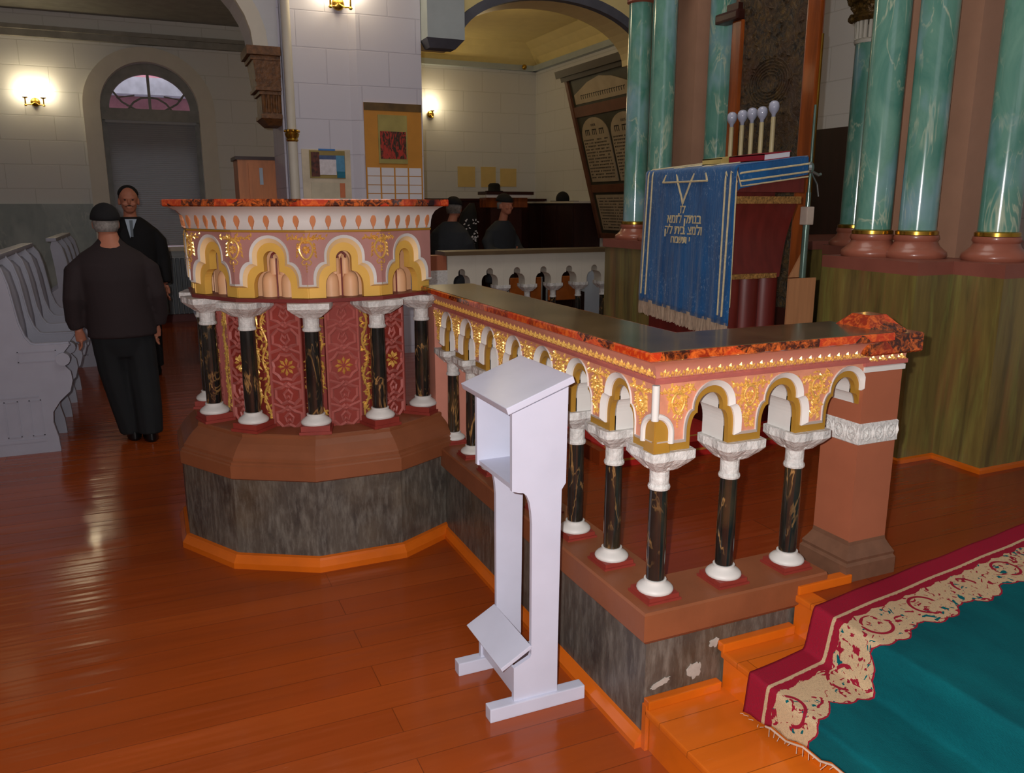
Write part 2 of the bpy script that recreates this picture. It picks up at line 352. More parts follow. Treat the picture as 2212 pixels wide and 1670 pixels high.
def leaf(bm,mp,x,z,a,l,w,h=.006):
    ca,sa=math.cos(a),math.sin(a); q=[(l/2,0,0),(l*.1,w/2,0),(-l/2,0,0),(l*.1,-w/2,0),(l*.05,0,h)]
    v=[bm.verts.new(mp(x+px*ca-pz*sa,z+px*sa+pz*ca,d)) for px,pz,d in q]
    for i in range(4): bm.faces.new((v[i],v[(i+1)%4],v[4]))
def arcl(mp,bm,pts,r): tube(bm,[mp(x,z,.002) for x,z in pts],r,6)
def ornament(bm,mp,cx,z0,sz,dense=0,wtop=.1,ztop=None,zbot=None,seed=1):
    rd=random.Random(seed)
    ring=[(cx+sz*.62*math.sin(t)*(1-.25*max(0,-math.cos(t))),z0-sz*.85*-math.cos(t)) for t in [2*PI*i/22 for i in range(23)]]
    arcl(mp,bm,ring,sz*.11)
    for k in range(8): a=k*PI/4; leaf(bm,mp,cx+.24*sz*math.cos(a),z0+.24*sz*math.sin(a),a,sz*.42,sz*.24,.008)
    leaf(bm,mp,cx,z0+sz*.95,PI/2,sz*.4,sz*.3,.009)
    for sg in (-1,1):
        arcl(mp,bm,[(cx+sg*sz*x,z0+sz*z) for x,z in ((.25,-.9),(.45,-1.15),(.3,-1.35),(.05,-1.3),(.0,-1.1))],sz*.055)
        arcl(mp,bm,[(cx+sg*sz*x,z0+sz*z) for x,z in ((.15,.95),(.5,.85),(.85,.95),(1.1,1.05),(1.5,1.05),(1.75,.95))],sz*.05)
        for k in range(6): leaf(bm,mp,cx+sg*sz*(.35+.25*k),z0+sz*(1.03-.05*(k%2)),rd.uniform(0,PI),sz*.45,sz*.24,.008)
        for k in range(4): leaf(bm,mp,cx+sg*sz*(.78+.03*k),z0+sz*(.5-.38*k)*.9,PI/2+sg*.5,sz*.48,sz*.24,.008)
    for k in range(4): leaf(bm,mp,cx,z0-sz*(1.25+.24*k),PI/2,sz*.24,sz*(.24-.04*k),.008)
    if dense and ztop:
        for k in range(dense):
            z=rd.uniform(zbot,ztop); q=(z-zbot)/(ztop-zbot); w=.02+(wtop-.02)*q**1.7
            leaf(bm,mp,cx+rd.uniform(-w,w),z,rd.uniform(0,PI),rd.uniform(.014,.024),rd.uniform(.007,.011),.006)
def column(parent,x,y,zb,zt,r,ang=0,name='column'):
    """zb bottom of plinth, zt top of capital abacus"""
    H=zt-zb; hp=.02 if r<.032 else .038; ht=.036 if r<.032 else .046; s=r/.028
    hc=.125
    z1=zb+hp+ht; z2=zt-hc
    b=bm_(); lathe(b,x,y,[(r*1.0,z1),(r*1.03,z1+(z2-z1)*.35),(r*.95,z2)],20); sh=obj('column',b,'blackmarble',parent,auto=40)
    b=bm_(); t=zb+hp; lathe(b,x,y,[(r*1.9,t),(r*1.98,t+ht*.12),(r*1.95,t+ht*.25),(r*1.75,t+ht*.42),(r*1.45,t+ht*.58),(r*1.22,t+ht*.72),(r*1.12,t+ht*.82),(r*1.2,t+ht*.86),(r*1.2,t+ht*.97),(r*1.05,t+ht)],24); obj('column_base',b,'white',sh,auto=50)
    b=bm_(); w=r*2.05; R_=Matrix.Translation((x,y,0))@Matrix.Rotation(ang,4,'Z')
    box(b,-w,w,-w,w,zb,zb+hp*.35,R_); box(b,-w*.9,w*.9,-w*.9,w*.9,zb+hp*.35,zb+hp,R_); obj('plinth',b,'rose_dark',sh)
    b=bm_(); n0=z2
    lathe(b,x,y,[(r*1.12,n0-.004),(r*1.18,n0+.002),(r*1.12,n0+.008),(r*1.02,n0+.012),(r*1.02,n0+.052),(r*1.15,n0+.056),(r*1.15,n0+.062)],20)
    q=[]; 
    for f,z in ((1.2,n0+.06),(1.55,n0+.072),(1.95,n0+.084),(2.35,n0+.1),(2.35,n0+hc)):
        q.append([b.verts.new(R_@Vector((r*f*1.08*cx_*1.0,r*f*1.08*cy_,z))) for cx_,cy_ in ((-1,-1),(-.5,-1.08),(0,-1),(.5,-1.08),(1,-1),(1.08,-.5),(1,0),(1.08,.5),(1,1),(.5,1.08),(0,1),(-.5,1.08),(-1,1),(-1.08,.5),(-1,0),(-1.08,-.5))])
    for A,B in zip(q,q[1:]):
        for i in range(16): j=(i+1)%16; b.faces.new((A[i],A[j],B[j],B[i]))
    b.faces.new(q[0][::-1]); b.faces.new(q[-1])
    for k in range(12):
        a=k*PI/6; ball(b,(x+r*1.45*math.cos(a),y+r*1.45*math.sin(a),n0+.072),(.007,.007,.011),6,5)
    obj('capital',b,'relief_white',sh)
    return sh
# ------------------------------------------------------------ setting
b=bm_(); box(b,-9,4.62,-6,0,-.2,0); box(b,-9,0,0,10.5,-.2,0); box(b,0,4.62,4.75,10.5,-.2,0); struct('floor',b,'floor')
b=bm_(); 
box(b,.14,.6,.136,4.61,0,.4); box(b,.6,4.62,-2.2,4.61,0,.4); struct('floor_platform',b,'platform')
def wallface(bm,x0,x1,y,z0,z1,t=.25): box(bm,x0,x1,y,y+t,z0,z1)
# back wall with the arched window opening
def arch_cell(bm,x0,x1,y0,y1,zt,xc,hw,zs,r,zb=0,nseg=20,rz=None):
    rz=rz or r; pts=[(x0,zt),(x0,zb),(xc-hw,zb),(xc-hw,zs)]+[(xc-r*math.cos(PI*i/nseg),zs+rz*math.sin(PI*i/nseg)) for i in range(1,nseg)]+[(xc+hw,zs),(xc+hw,zb),(x1,zb),(x1,zt)]
    poly(bm,[(x,y0,z) for x,z in pts],[(x,y1,z) for x,z in pts])
b=bm_(); arch_cell(b,-2.4,.4,10.5,10.85,3.95,-1.04,.6,2.83,.6,0,24,.59); box(b,-9,-2.4,10.5,10.85,0,3.95); box(b,.4,4.9,10.5,10.85,0,3.95); box(b,-1.64,-.44,10.5,10.85,0,1.03)
box(b,-9,4.9,10.5,10.85,3.95,6); struct('wall_back',b,'blocks')
b=bm_(); box(b,4.62,4.87,-6,10.5,0,6); struct('wall_right',b,'blocks')
b=bm_(); box(b,-9.25,-9,-6,10.85,0,6); struct('wall_left',b,'blocks')
b=bm_(); box(b,-9,4.87,-6.25,-6,0,6); struct('wall_front',b,'blocks')
b=bm_(); box(b,-9,1.0,6.21,10.5,3.95,4.1); struct('ceiling_left_aisle',b,'frame_grey')
b=bm_(); box(b,1.0,4.62,5.96,10.5,4.0,4.15); struct('ceiling_alcove',b,'ceil_yellow')
b=bm_(); box(b,-9,4.62,-6,6,6,6.2); struct('ceiling',b,'greywall')
b=bm_(); box(b,-9,.5,10.42,10.5,3.63,3.71); box(b,-9,.5,10.38,10.5,3.71,3.76); struct('trim_1',b,'frame_grey')
b=bm_(); box(b,.9,4.62,10.42,10.5,3.64,3.72); box(b,4.54,4.62,5.9,10.5,3.64,3.72); struct('trim_2',b,'beam')
b=bm_()   # coved ceiling edge of the alcove
for (P0,P1) in (((1.1,10.5),(4.62,10.5)),((4.62,10.5),(4.62,5.9))):
    sweep(b,[(0,3.72),(0,4.0),(.34,4.0),(.2,3.93),(.08,3.83)],[P0,P1])
struct('trim_3',b,'ceil_yellow')
b=bm_(); box(b,-9,-1.8,10.47,10.5,0,1.61); box(b,-.28,1.2,10.47,10.5,0,1.61); struct('trim_4',b,'wains')
# arcade wall at Y 5.6 : left aisle arch, pier, alcove arch
def halfarch(bm,x0,x1,y0,y1,zt,xc,a,zs,bz,n=26,zend=None):
    pts=[(x0,zt)]+[(xc-a*math.cos(PI*i/n),zs+bz*math.sin(PI*i/n)) for i in range(0,n+1)]
    pts=[(x0,zt),(x0,zs)]+[(xc-a*math.cos(PI*i/n),zs+bz*math.sin(PI*i/n)) for i in range(0,n+1)]+[(x1,zs),(x1,zt)]
    o=[]
    for q in pts:
        if not o or abs(q[0]-o[-1][0])+abs(q[1]-o[-1][1])>1e-4: o.append(q)
    poly(bm,[(x,y0,z) for x,z in o],[(x,y1,z) for x,z in o])
b=bm_(); halfarch(b,-4.6,-.09,5.6,6.0,6,-2.15,1.85,2.87,.98); box(b,-9,-4.6,5.6,6.0,2.87,6); struct('wall_arcade',b,'greywall')
b=bm_(); A=[(-2.15-1.85*math.cos(PI*i/26),2.87+.98*math.sin(PI*i/26)) for i in range(27)]; Bq=[(-2.15-1.97*math.cos(PI*i/26),2.87+1.1*math.sin(PI*i/26)) for i in range(27)]
pt=A+Bq[::-1]; poly(b,[(x,5.54,z) for x,z in pt],[(x,5.6,z) for x,z in pt]); struct('trim_5',b,'casing')
b=bm_(); halfarch(b,1.15,4.62,5.6,5.95,6,2.47,.98,3.0,.47); struct('wall_alcove_arch',b,'ceil_yellow')
b=bm_(); A=[(2.47-.98*math.cos(PI*i/26),3.0+.47*math.sin(PI*i/26)) for i in range(27)]; Bq=[(2.47-1.06*math.cos(PI*i/26),3.0+.56*math.sin(PI*i/26)) for i in range(27)]
pt=A+Bq[::-1]; poly(b,[(x,5.52,z) for x,z in pt],[(x,5.6,z) for x,z in pt]); struct('trim_6',b,'beam_dark')
# beam block hanging at the right of the pier
t=thing('impost_block',(1.32,5.5,2.95),'blue-grey plaster impost block hanging at the right edge of the white pier','wall block')
b=bm_(); box(b,1.145,1.49,5.38,5.595,3.02,3.9); obj('block',b,'beam',t)
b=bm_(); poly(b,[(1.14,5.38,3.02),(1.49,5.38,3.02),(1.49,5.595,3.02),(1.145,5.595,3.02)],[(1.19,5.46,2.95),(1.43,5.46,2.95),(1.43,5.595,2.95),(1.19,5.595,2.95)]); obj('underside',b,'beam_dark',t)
# white pier
b=bm_(); poly(b,[(x,y,0) for x,y in ((-.09,5.6),(.50,5.6),(.56,5.56),(1.14,5.56),(1.14,6.2),(-.09,6.2))],[(x,y,6) for x,y in ((-.09,5.6),(.50,5.6),(.56,5.56),(1.14,5.56),(1.14,6.2),(-.09,6.2))]); struct('wall_pier',b,'pierblocks')
b=bm_(); box(b,-.075,-.0,5.55,5.6,0,6); struct('trim_7',b,'pew')
# ------------------------------------------------------------ balustrade
SP=.253; A0=.068
bal=thing('balustrade',(.07,.9,0),'L-shaped balustrade with white trefoil arches on black marbled colonnettes, topped by a red marbled rail','balustrade')
YE=1.9
PATH=[(0,YE),(0,0),(.766,0)]
b=bm_(); sweep(b,[(0,0),(0,.36),(-.2,.36),(-.2,0)],PATH[:2]+[(.70,0)]); obj('stone_base',b,'stone',bal)
b=bm_(); sweep(b,[(.012,.35),(.018,.358),(.027,.366),(.027,.448),(.021,.454),(-.17,.454),(-.17,.35)],[(0,YE-.05),(0,0),(.66,0)]); obj('coping',b,'brown',bal)
b=bm_()
for cx_p,cz_p,sx,sz,tl_ in ((.055,.20,.038,.011,.25),(.175,.215,.028,.028,.1),(.245,.29,.02,.014,.1)):
    rr=random.Random(int(cx_p*1000)); n=22
    P=[(cx_p+sx*math.cos(2*PI*i/n)*rr.uniform(.7,1.15),cz_p+(sz*math.sin(2*PI*i/n)*rr.uniform(.6,1.25))+tl_*sx*math.cos(2*PI*i/n)) for i in range(n)]
    b=bm_(); poly(b,[(x,-.0025,z) for x,z in P],[(x,.002,z) for x,z in P]); obj('bare_plaster_patch',b,'bareplaster',bal)
INB=prof_half(.067,.922,.968,.044,1.024,1.036); MIDB=prof_half(.084,.945,.977,.060,1.034,1.041); OUTB=prof_half(.100,.957,.987,.074,1.042,1.044)
frL=Frame((0,YE),(0,-1)); frF=Frame((0,0),(1,0))
cells=[(frL,YE-(A0+SP*(k+.5)),SP/2,SP/2 if k else SP/2) for k in range(7)]
cells=[(frL,YE-(A0+SP*(k+.5)),SP/2,(SP/2+A0 if k==0 else SP/2)) for k in range(7)]+[(frF,A0+SP*(k+.5),(SP/2+A0 if k==0 else SP/2),SP/2) for k in range(3)]
bp,bw,bg,br,bo=bm_(),bm_(),bm_(),bm_(),bm_()
for i,(fr,sc,h0,h1) in enumerate(cells):
    if i==9: h1=.7655-sc
    h9=.12 if i==9 else h1
    cell(bp,fr,sc,h0,h9-(.0122 if i==0 else 0),1.124,OUTB,0,-.012)
    band(bw,fr,sc,OUTB,.006,MIDB,-.006,h0-(.006 if i==7 else 0),h1-(.006 if i==0 else 0),.004)
    cell(bg,fr,sc,h0-(.0122 if i==7 else 0),h9-(.0345 if i==0 else 0),1.12,INB,-.0125,-.034)
    cell(br,fr,sc,h0 if h0<=SP/2 else SP/2-.04,(h9 if h9<=SP/2 else SP/2-.04),1.12,INB,-.03,-.134)
# corner block of the arcade
box(br,.03,.136,.03,.136,.922,1.12)
obj('fascia_panel',bp,M('fascia_pink_paint',c(210,140,112),.5,var=.08,scale=30),bal); 
# far-left end filler up to the pilaster
obj('arch_edging',bw,'white',bal,auto=35); obj('arch_inner_border',bg,'ochre',bal); obj('arcade_core',br,'white',bal)
def mpf(fr): return lambda x,z,d: fr.p(x,z,d)
for i,(fr,x) in enumerate([(frL,YE-(A0+SP*k)) for k in range(1,8)]+[(frF,A0+SP*k) for k in (1,2)]):
    b=bm_(); ornament(b,mpf(fr),x,1.062,.034,80,.085,1.114,.968,i); obj('gilded_spandrel_ornament',b,'gold',bal)
for sg,fr,x in ((-1,frL,YE-.072),(1,frF,.072)):
    b=bm_(); ornament(b,mpf(fr),x,1.062,.034,60,.055,1.114,1.03,40+sg); obj('gilded_spandrel_ornament',b,'gold',bal)
# corner: white bead and small straddling arch
b=bm_(); tube(b,[(-.003,-.003,1.02),(-.003,-.003,1.12)],.011,10)
for fr,o_,sg in ((frF,0,1),(frL,YE,-1)):
    pts=[fr.p(o_+sg*.052*math.cos(a),(.957+.022) +.052*math.sin(a),.003) for a in [PI/2*i/10 for i in range(11)]]
    pts=[fr.p(o_+sg*.052,.95,.003)]+pts
    tube(b,pts,.009,8)
obj('corner_bead',b,'white',bal,auto=40)
b=bm_()
for fr,o_,sg in ((frF,0,1),(frL,YE,-1)):
    pr=[(0,.9225),(.052,.9225),(.046,.97)]+[(.046*math.cos(a),.977+.046*math.sin(a)) for a in [PI/2*i/8 for i in range(9)]]
    poly(b,[fr.p(o_+sg*x,z,.0015) for x,z in pr],[fr.p(o_+sg*x,z,-.003) for x,z in pr])
obj('corner_arch_field',b,'ochre',bal)
# cornice
P2=[(0,YE),(0,0),(.766,0)]
b=bm_(); sweep(b,[(.002,1.121),(.012,1.124),(.014,1.134),(.008,1.139),(-.136,1.139),(-.136,1.121)],P2); obj('lower_moulding',b,'rose',bal)
b=bm_(); sweep(b,[(.004,1.139),(.008,1.152),(.016,1.168),(.03,1.184),(.052,1.198),(-.14,1.198),(-.14,1.139)],P2); obj('cornice',b,'pink',bal,auto=50)
b=bm_()
def leafrow(fr,s0,s1,step,zb,h):
    n=int((s1-s0)/step)
    for k in range(n):
        s=s0+(k+.5)*(s1-s0)/n
        for dx,dz,an,l in ((0,h*.5,PI/2,h),(-step*.26,h*.36,PI/2+.5,h*.7),(step*.26,h*.36,PI/2-.5,h*.7),(step*.5,h*.16,0,step*.4)):
            leaf(b,lambda x,z,d: fr.p(x,z,d+.007+max(0,(z-1.14))*.25),s+dx,zb+dz,an,l,step*.3,.006)
leafrow(frL,.02,YE,.036,1.139,.03); leafrow(frF,0,.766,.036,1.139,.03); obj('gilded_leaf_frieze',b,'gold',bal)
b=bm_(); sweep(b,[(.064,1.198),(.07,1.202),(.07,1.220),(.066,1.224),(-.2,1.224),(-.2,1.198)],[(0,YE),(0,0),(.80,0)]); obj('rail',b,'slab',bal)
b=bm_(); sweep(b,[(.062,1.224),(.062,1.2255),(-.19,1.2255),(-.19,1.224)],[(0,YE),(0,0),(.80,0)]); obj('rail_top',b,'railtop',bal)
for k in range(8): column(bal,A0,A0+SP*k,.454,.922,.028,0)
for k in (1,2): column(bal,A0+SP*k,A0,.454,.922,.028,0)
# pilaster joining the rotunda
b=bm_(); box(b,-.002,.16,YE,2.04,.3,1.139); obj('pilaster',b,'pink',bal)
# skirting of the base
b=bm_(); sweep(b,[(0,0),(.028,0),(.028,.018),(.012,.045),(0,.048)],[(0,YE-.1),(0,-.0)]); obj('skirting',b,'trim',bal)
# ------------------------------------------------------------ newel
nw=thing('newel_pillar',(.846,.078,.4),'square terracotta newel pillar with a white carved band and a red marbled stepped cap at the balustrade end','pillar')
x0,x1,y0,y1=.766,.926,-.001,.155
b=bm_(); box(b,x0,x1,y0,y1,.5,1.1); obj('shaft',b,'newel',nw)
b=bm_(); cxn,cyn=(x0+x1)/2,(y0+y1)/2
def sqring(bm,prof,cx,cy,hx,hy,cap=True):
    rs=[]
    for d,z in prof: rs.append([bm.verts.new((cx+sx*(hx+d),cy+sy*(hy+d),z)) for sx,sy in ((-1,-1),(1,-1),(1,1),(-1,1))])
    for A,B in zip(rs,rs[1:]):
        for i in range(4): j=(i+1)%4; bm.faces.new((A[i],A[j],B[j],B[i]))
    bm.faces.new(rs[0][::-1]); bm.faces.new(rs[-1])
sqring(b,[(.028,.4),(.028,.455),(.022,.465),(.024,.475),(.012,.495),(.002,.515),(.0,.53)],cxn,cyn,.08,.0775); obj('base',b,'mud',nw)
b=bm_(); sqring(b,[(.0,.855),(.004,.858),(.004,.922),(0,.926)],cxn,cyn,.08,.0775)
for fr,L in ((Frame((x0,y0),(1,0)),.16),(Frame((x0,y1),(0,-1)),.155)):
    for k in range(3):
        s=L*(k+.5)/3
        arcl(mpf(fr),b,[(s+.018*math.sin(t),.89+.022*math.cos(t)) for t in [2*PI*i/12 for i in range(13)]],.004)
        for a in range(5): leaf(b,lambda x,z,d:fr.p(x,z,d+.004),s,.89,a*PI/5,.03,.006,.006)
        leaf(b,lambda x,z,d:fr.p(x,z,d+.004),s+L/6,.89,PI/2,.05,.012,.007)
obj('carved_band',b,'relief_white',nw)
b=bm_(); sqring(b,[(.0,1.092),(.006,1.092),(.006,1.107),(0,1.11)],cxn,cyn,.08,.0775); obj('white_fillet',b,'white',nw)
b=bm_(); sqring(b,[(.004,1.11),(.01,1.112),(.01,1.124),(.004,1.13)],cxn,cyn,.08,.0775); obj('collar',b,'rose',nw)
b=bm_(); sqring(b,[(.004,1.13),(.006,1.146),(.01,1.15)],cxn,cyn,.08,.0775); obj('neck',b,'pink',nw)
b=bm_(); fr=Frame((x0,y0),(1,0)); leafrow(fr,.0,.16,.034,1.124,.024); obj('gilded_leaf_frieze',b,'gold',nw)
b=bm_(); sqring(b,[(.03,1.15),(.035,1.155),(.035,1.208),(.03,1.212),(.0,1.212),(-.004,1.222),(-.012,1.226),(-.045,1.262),(-.05,1.262)],cxn+.0,cyn,.08,.08); obj('cap',b,'slab',nw)
# ------------------------------------------------------------ rotunda pulpit
RC=(-.46,2.337)
def ring(R,a0=45,a1=315): return [(RC[0]+R*math.cos(rad(a)),RC[1]+R*math.sin(rad(a))) for a in range(a0,a1+1,30)]
rot=thing('rotunda_pulpit',(RC[0],RC[1],0),'round-ended pulpit with gilded arches and colonnettes on a grey stone base, joined to the balustrade','pulpit')
b=bm_(); sweep(b,[(0,0),(0,.415),(-.3,.415),(-.3,0)],ring(.735)); obj('stone_base',b,'stone',rot)
b=bm_(); sweep(b,[(-.02,.405),(.0,.41),(.012,.418),(.012,.475),(.004,.480),(.004,.488),(-.008,.494),(-.008,.506),(-.014,.512),(-.03,.535),(-.052,.56),(-.07,.575),(-.078,.582),(-.078,.596),(-.084,.60),(-.33,.60),(-.33,.405)],ring(.735)); obj('brown_cornice',b,'brown',rot)
b=bm_(); sweep(b,[(0,0),(.036,0),(.036,.026),(.02,.05),(.016,.06),(0,.064)],ring(.735)); obj('skirting',b,'trim',rot)
b=bm_(); sweep(b,[(0,.595),(0,1.2),(-.1,1.2),(-.1,.595)],ring(.475)); obj('inner_drum',b,'rose_dark',rot)
FR=[]; vs=ring(.628)
for i in range(9): FR.append((Frame(vs[i],(vs[i+1][0]-vs[i][0],vs[i+1][1]-vs[i][1])),(Vector(vs[i+1])-Vector(vs[i])).length))
IN=prof_half(.083,1.204,1.252,.034,1.318,1.372); G1=prof_half(.112,1.248,1.272,.062,1.342,1.379); C1=prof_half(.126,1.256,1.28,.077,1.352,1.383); W1=prof_half(.138,1.264,1.29,.088,1.361,1.385)
bp,bw,bc,bg,bn,bd=[bm_() for _ in range(6)]
VIS=range(4,9)
for fr,L in FR:
    h=L/2-.0002
    cell(bp,fr,L/2,h,h,1.486,W1,0,-.012); band(bw,fr,L/2,W1,.006,C1,.002,h,h); band(bc,fr,L/2,C1,.001,G1,-.012,h,h); cell(bg,fr,L/2,h,h,1.48,IN,-.014,-.05)
    # soffit ledge and niche
    m=L/2; ni=lambda x,z,d: fr.p(m+x,z,d)
    box(bn,-.13,.13,-.115,-.10,1.2,1.48,Matrix(((fr.t.x,-fr.n.x,0,fr.o.x+fr.t.x*m),(fr.t.y,-fr.n.y,0,fr.o.y+fr.t.y*m),(0,0,1,0),(0,0,0,1)))@Matrix.Diagonal((1,-1,1,1)))
    for sg in (-1,1):
        cc=fr.p(m+sg*.044,0,-.098); lathe(bn,cc.x,cc.y,[(.036,1.2),(.036,1.262),(.033,1.285),(.024,1.303),(.008,1.312)],16)
        cc=fr.p(m+sg*.021,0,-.10); lathe(bn,cc.x,cc.y,[(.022,1.3),(.022,1.355),(.018,1.375),(.008,1.388)],12)
    tube(bd,[ni(0,1.2,-.07),ni(0,1.372,-.07)],.0035,6)
    tube(bd,[ni(.018*math.sin(t),1.378+.018*math.cos(t),-.066) for t in [-1.9+3.8*i/10 for i in range(11)]],.005,6)
obj('fascia_panel',bp,'mauve',rot); obj('arch_edging',bw,'white',rot,auto=35); obj('cream_moulding',bc,'cream',rot,auto=35); obj('arch_gold_border',bg,'goldflat',rot); obj('peach_niche',bn,'peach',rot,auto=40); obj('niche_line',bd,'maroon',rot)
b=bm_(); sweep(b,[(-.012,1.184),(.002,1.186),(.004,1.202),(-.1,1.203),(-.1,1.184)],ring(.628)); obj('lower_fillet',b,'maroon',rot)
b=bm_(); sweep(b,[(0,1.484),(.005,1.486),(.006,1.494),(-.05,1.495),(-.05,1.484)],ring(.628)); obj('gold_fillet',b,'ochre',rot)
def foldmap(i):
    V=Vector((vs[i][0],vs[i][1],0)); f0=FR[i-1][0] if i>0 else None; f1=FR[i][0] if i<9 else None
    def mp(x,z,d):
        f=f0 if (x<0 and f0) or f1 is None else f1
        return V+f.t*x+f.n*d+Vector((0,0,z))
    return mp
for i in range(1,9):
    b=bm_(); ornament(b,foldmap(i),0,1.412,.047,30,.115,1.476,1.44,i); obj('gilded_spandrel_ornament',b,'gold',rot)
# cavetto cornice with petals
b=bm_(); sweep(b,[(.0,1.495),(.004,1.50),(.008,1.53),(.016,1.552),(.034,1.572),(.062,1.586),(.084,1.592),(-.1,1.592),(-.1,1.495)],ring(.628)); obj('white_cornice',b,'white',rot,auto=50)
for i,(fr,L) in enumerate(FR):
    n=5
    for k in range(n):
        b=bm_(); s=L*(k+.5)/n; P=[]
        for t in [2*PI*j/16 for j in range(16)]:
            w=.0125*math.sin(t); z=1.531+.026*math.cos(t); w*=(1.0 if math.cos(t)>-.2 else .62+.3*(1+math.cos(t)))
            P.append((s+w,z))
        poly(b,[fr.p(x,z,.012+(z-1.5)*.12) for x,z in P],[fr.p(x,z,.002) for x,z in P])
        box(b,-.002,.002,-.002,.0115,1.497,1.51,Matrix(((fr.t.x,fr.n.x,0,fr.p(s,0,0).x),(fr.t.y,fr.n.y,0,fr.p(s,0,0).y),(0,0,1,0),(0,0,0,1))))
        obj('petal',b,'petal',rot)
b=bm_(); sweep(b,[(-.04,1.592),(0,1.593),(.003,1.598),(.003,1.620),(0,1.623),(-.28,1.623),(-.28,1.592)],ring(.724)); obj('slab',b,'slab',rot)
for a in range(45,316,30): column(rot,RC[0]+.57*math.cos(rad(a)),RC[1]+.57*math.sin(rad(a)),.60,1.186,.0345,rad(a))
# arabesque panels between colonnettes
def arabesque(b,fr,m,zc0,zc1,w,d):
    mp=lambda x,z,dd: fr.p(m+x,z,d+dd)
    def ln(pts,r=.0038): tube(b,[mp(x,z,0) for x,z in pts],r*1.45,4)
    zm=(zc0+zc1)/2-.02; 
    ln([(.068*math.cos(t)*(1 if k%2 else .86),zm+.058*math.sin(t)*(1.12 if k%2 else .95)) for k,t in enumerate([2*PI*i/16 for i in range(17)])],.006)
    for s_ in (-1,1):
        for base in (.075,.185):
            z1=zm+s_*base
            for sx in (-1,1):
                ln([(0,z1),(sx*.03,z1+s_*.022),(sx*.058,z1+s_*.03),(sx*.058,z1+s_*.07),(sx*.03,z1+s_*.098),(0,z1+s_*.085)],.006)
                ln([(0,z1+s_*.03),(sx*.02,z1+s_*.05),(sx*.012,z1+s_*.075),(0,z1+s_*.058)],.0045)
                ln([(sx*.07,z1-s_*.01),(sx*.035,z1+s_*.002),(0,z1+s_*.018)],.005)
    for sx in (-1,1): ln([(sx*w/2*.93,zc0+.01),(sx*w/2*.93,zc1-.01)],.0045)
bp_=bm_(); 
for i,(fr,L) in enumerate(FR):
    w=.156; d0=-.112; d1=-.14
    M4=Matrix(((fr.t.x,fr.n.x,0,fr.p(L/2,0,0).x),(fr.t.y,fr.n.y,0,fr.p(L/2,0,0).y),(0,0,1,0),(0,0,0,1)))
    b=bm_(); box(b,-w/2,w/2,d1-.02,d0,.60,1.2,M4); p=obj('arabesque_panel',b,'rose_dark',rot)
    if i>=3:
        b=bm_(); arabesque(b,fr,L/2,.6,1.2,w,d0+.001); obj('raised_tracery',b,'rose',p)
        b=bm_(); mp=lambda x,z,dd: fr.p(L/2+x,z,d0+dd)
        for k in range(8): leaf(b,mp,.025*math.cos(k*PI/4),.88+.025*math.sin(k*PI/4),k*PI/4,.036,.017,.014)
        obj('gold_star_flower',b,'gold',p)
# gold foliage strips beside each panel (on the drum near every column)
rdm=random.Random(3)
for i in range(3,9):
    V=(RC[0]+.5*math.cos(rad(45+30*i)),RC[1]+.5*math.sin(rad(45+30*i)))
    for sg in (-1,1):
        f=FR[i-1][0] if sg<0 else FR[i][0]
        # strip plane runs from panel edge back to the drum corner
        P0=Vector((RC[0]+.487*math.cos(rad(45+30*i)),RC[1]+.487*math.sin(rad(45+30*i)),0)); P1=f.p((FR[i-1][1] if sg<0 else 0)+ (-.081 if sg<0 else .081),0,-.128)
        t=(P1-P0); Ls=t.length; t.normalize(); n=Vector((t.y,-t.x,0)); n=n if n.dot(Vector((V[0]-RC[0],V[1]-RC[1],0)))>0 else -n
        b=bm_(); mp=lambda x,z,d:P0+t*x+n*(d+.004)+Vector((0,0,z))
        for k in range(46):
            leaf(b,mp,rdm.uniform(.1,.9)*Ls,.62+.57*k/46,rdm.uniform(0,PI),.034,.014,.008)
        tube(b,[mp(Ls*(.5+.3*math.sin(k*.9)),.61+.58*k/24,0) for k in range(25)],.005,5)
        obj('gilded_foliage_strip',b,'gold',rot)
# ------------------------------------------------------------ steps
st=thing('entrance_steps',(.3,-.9,0),'orange painted wooden steps rising beside the balustrade base','steps')
for x0_,x1_,z0_,z1_ in ((0,.3,0,.138),(.27,.58,.0,.265),(.54,.60,0,.4)):
    b=bm_(); box(b,x0_+.008,x1_,-2.2,-.012,z0_,z1_-.02); obj('riser',b,'trim',st)
    b=bm_(); box(b,x0_-.006,x1_,-2.2,-.012,z1_-.022,z1_,None,.006); obj('tread',b,mk_floor('step_boards_%d'%int(z1_*1000),c(210,106,26),c(202,98,24)) ,st)
b=bm_()
for x0_,x1_,z in ((.0,.262,.138),(.262,.54,.265)):
    box(b,x0_-.002,x1_,-.03,-.0005,z,z+.03,None,.004)
box(b,.54,.76,-.035,-.0005,.4,.43,None,.004); box(b,-.006,.006,-.02,.0,0,.15)
obj('side_skirting',b,'trim',st)
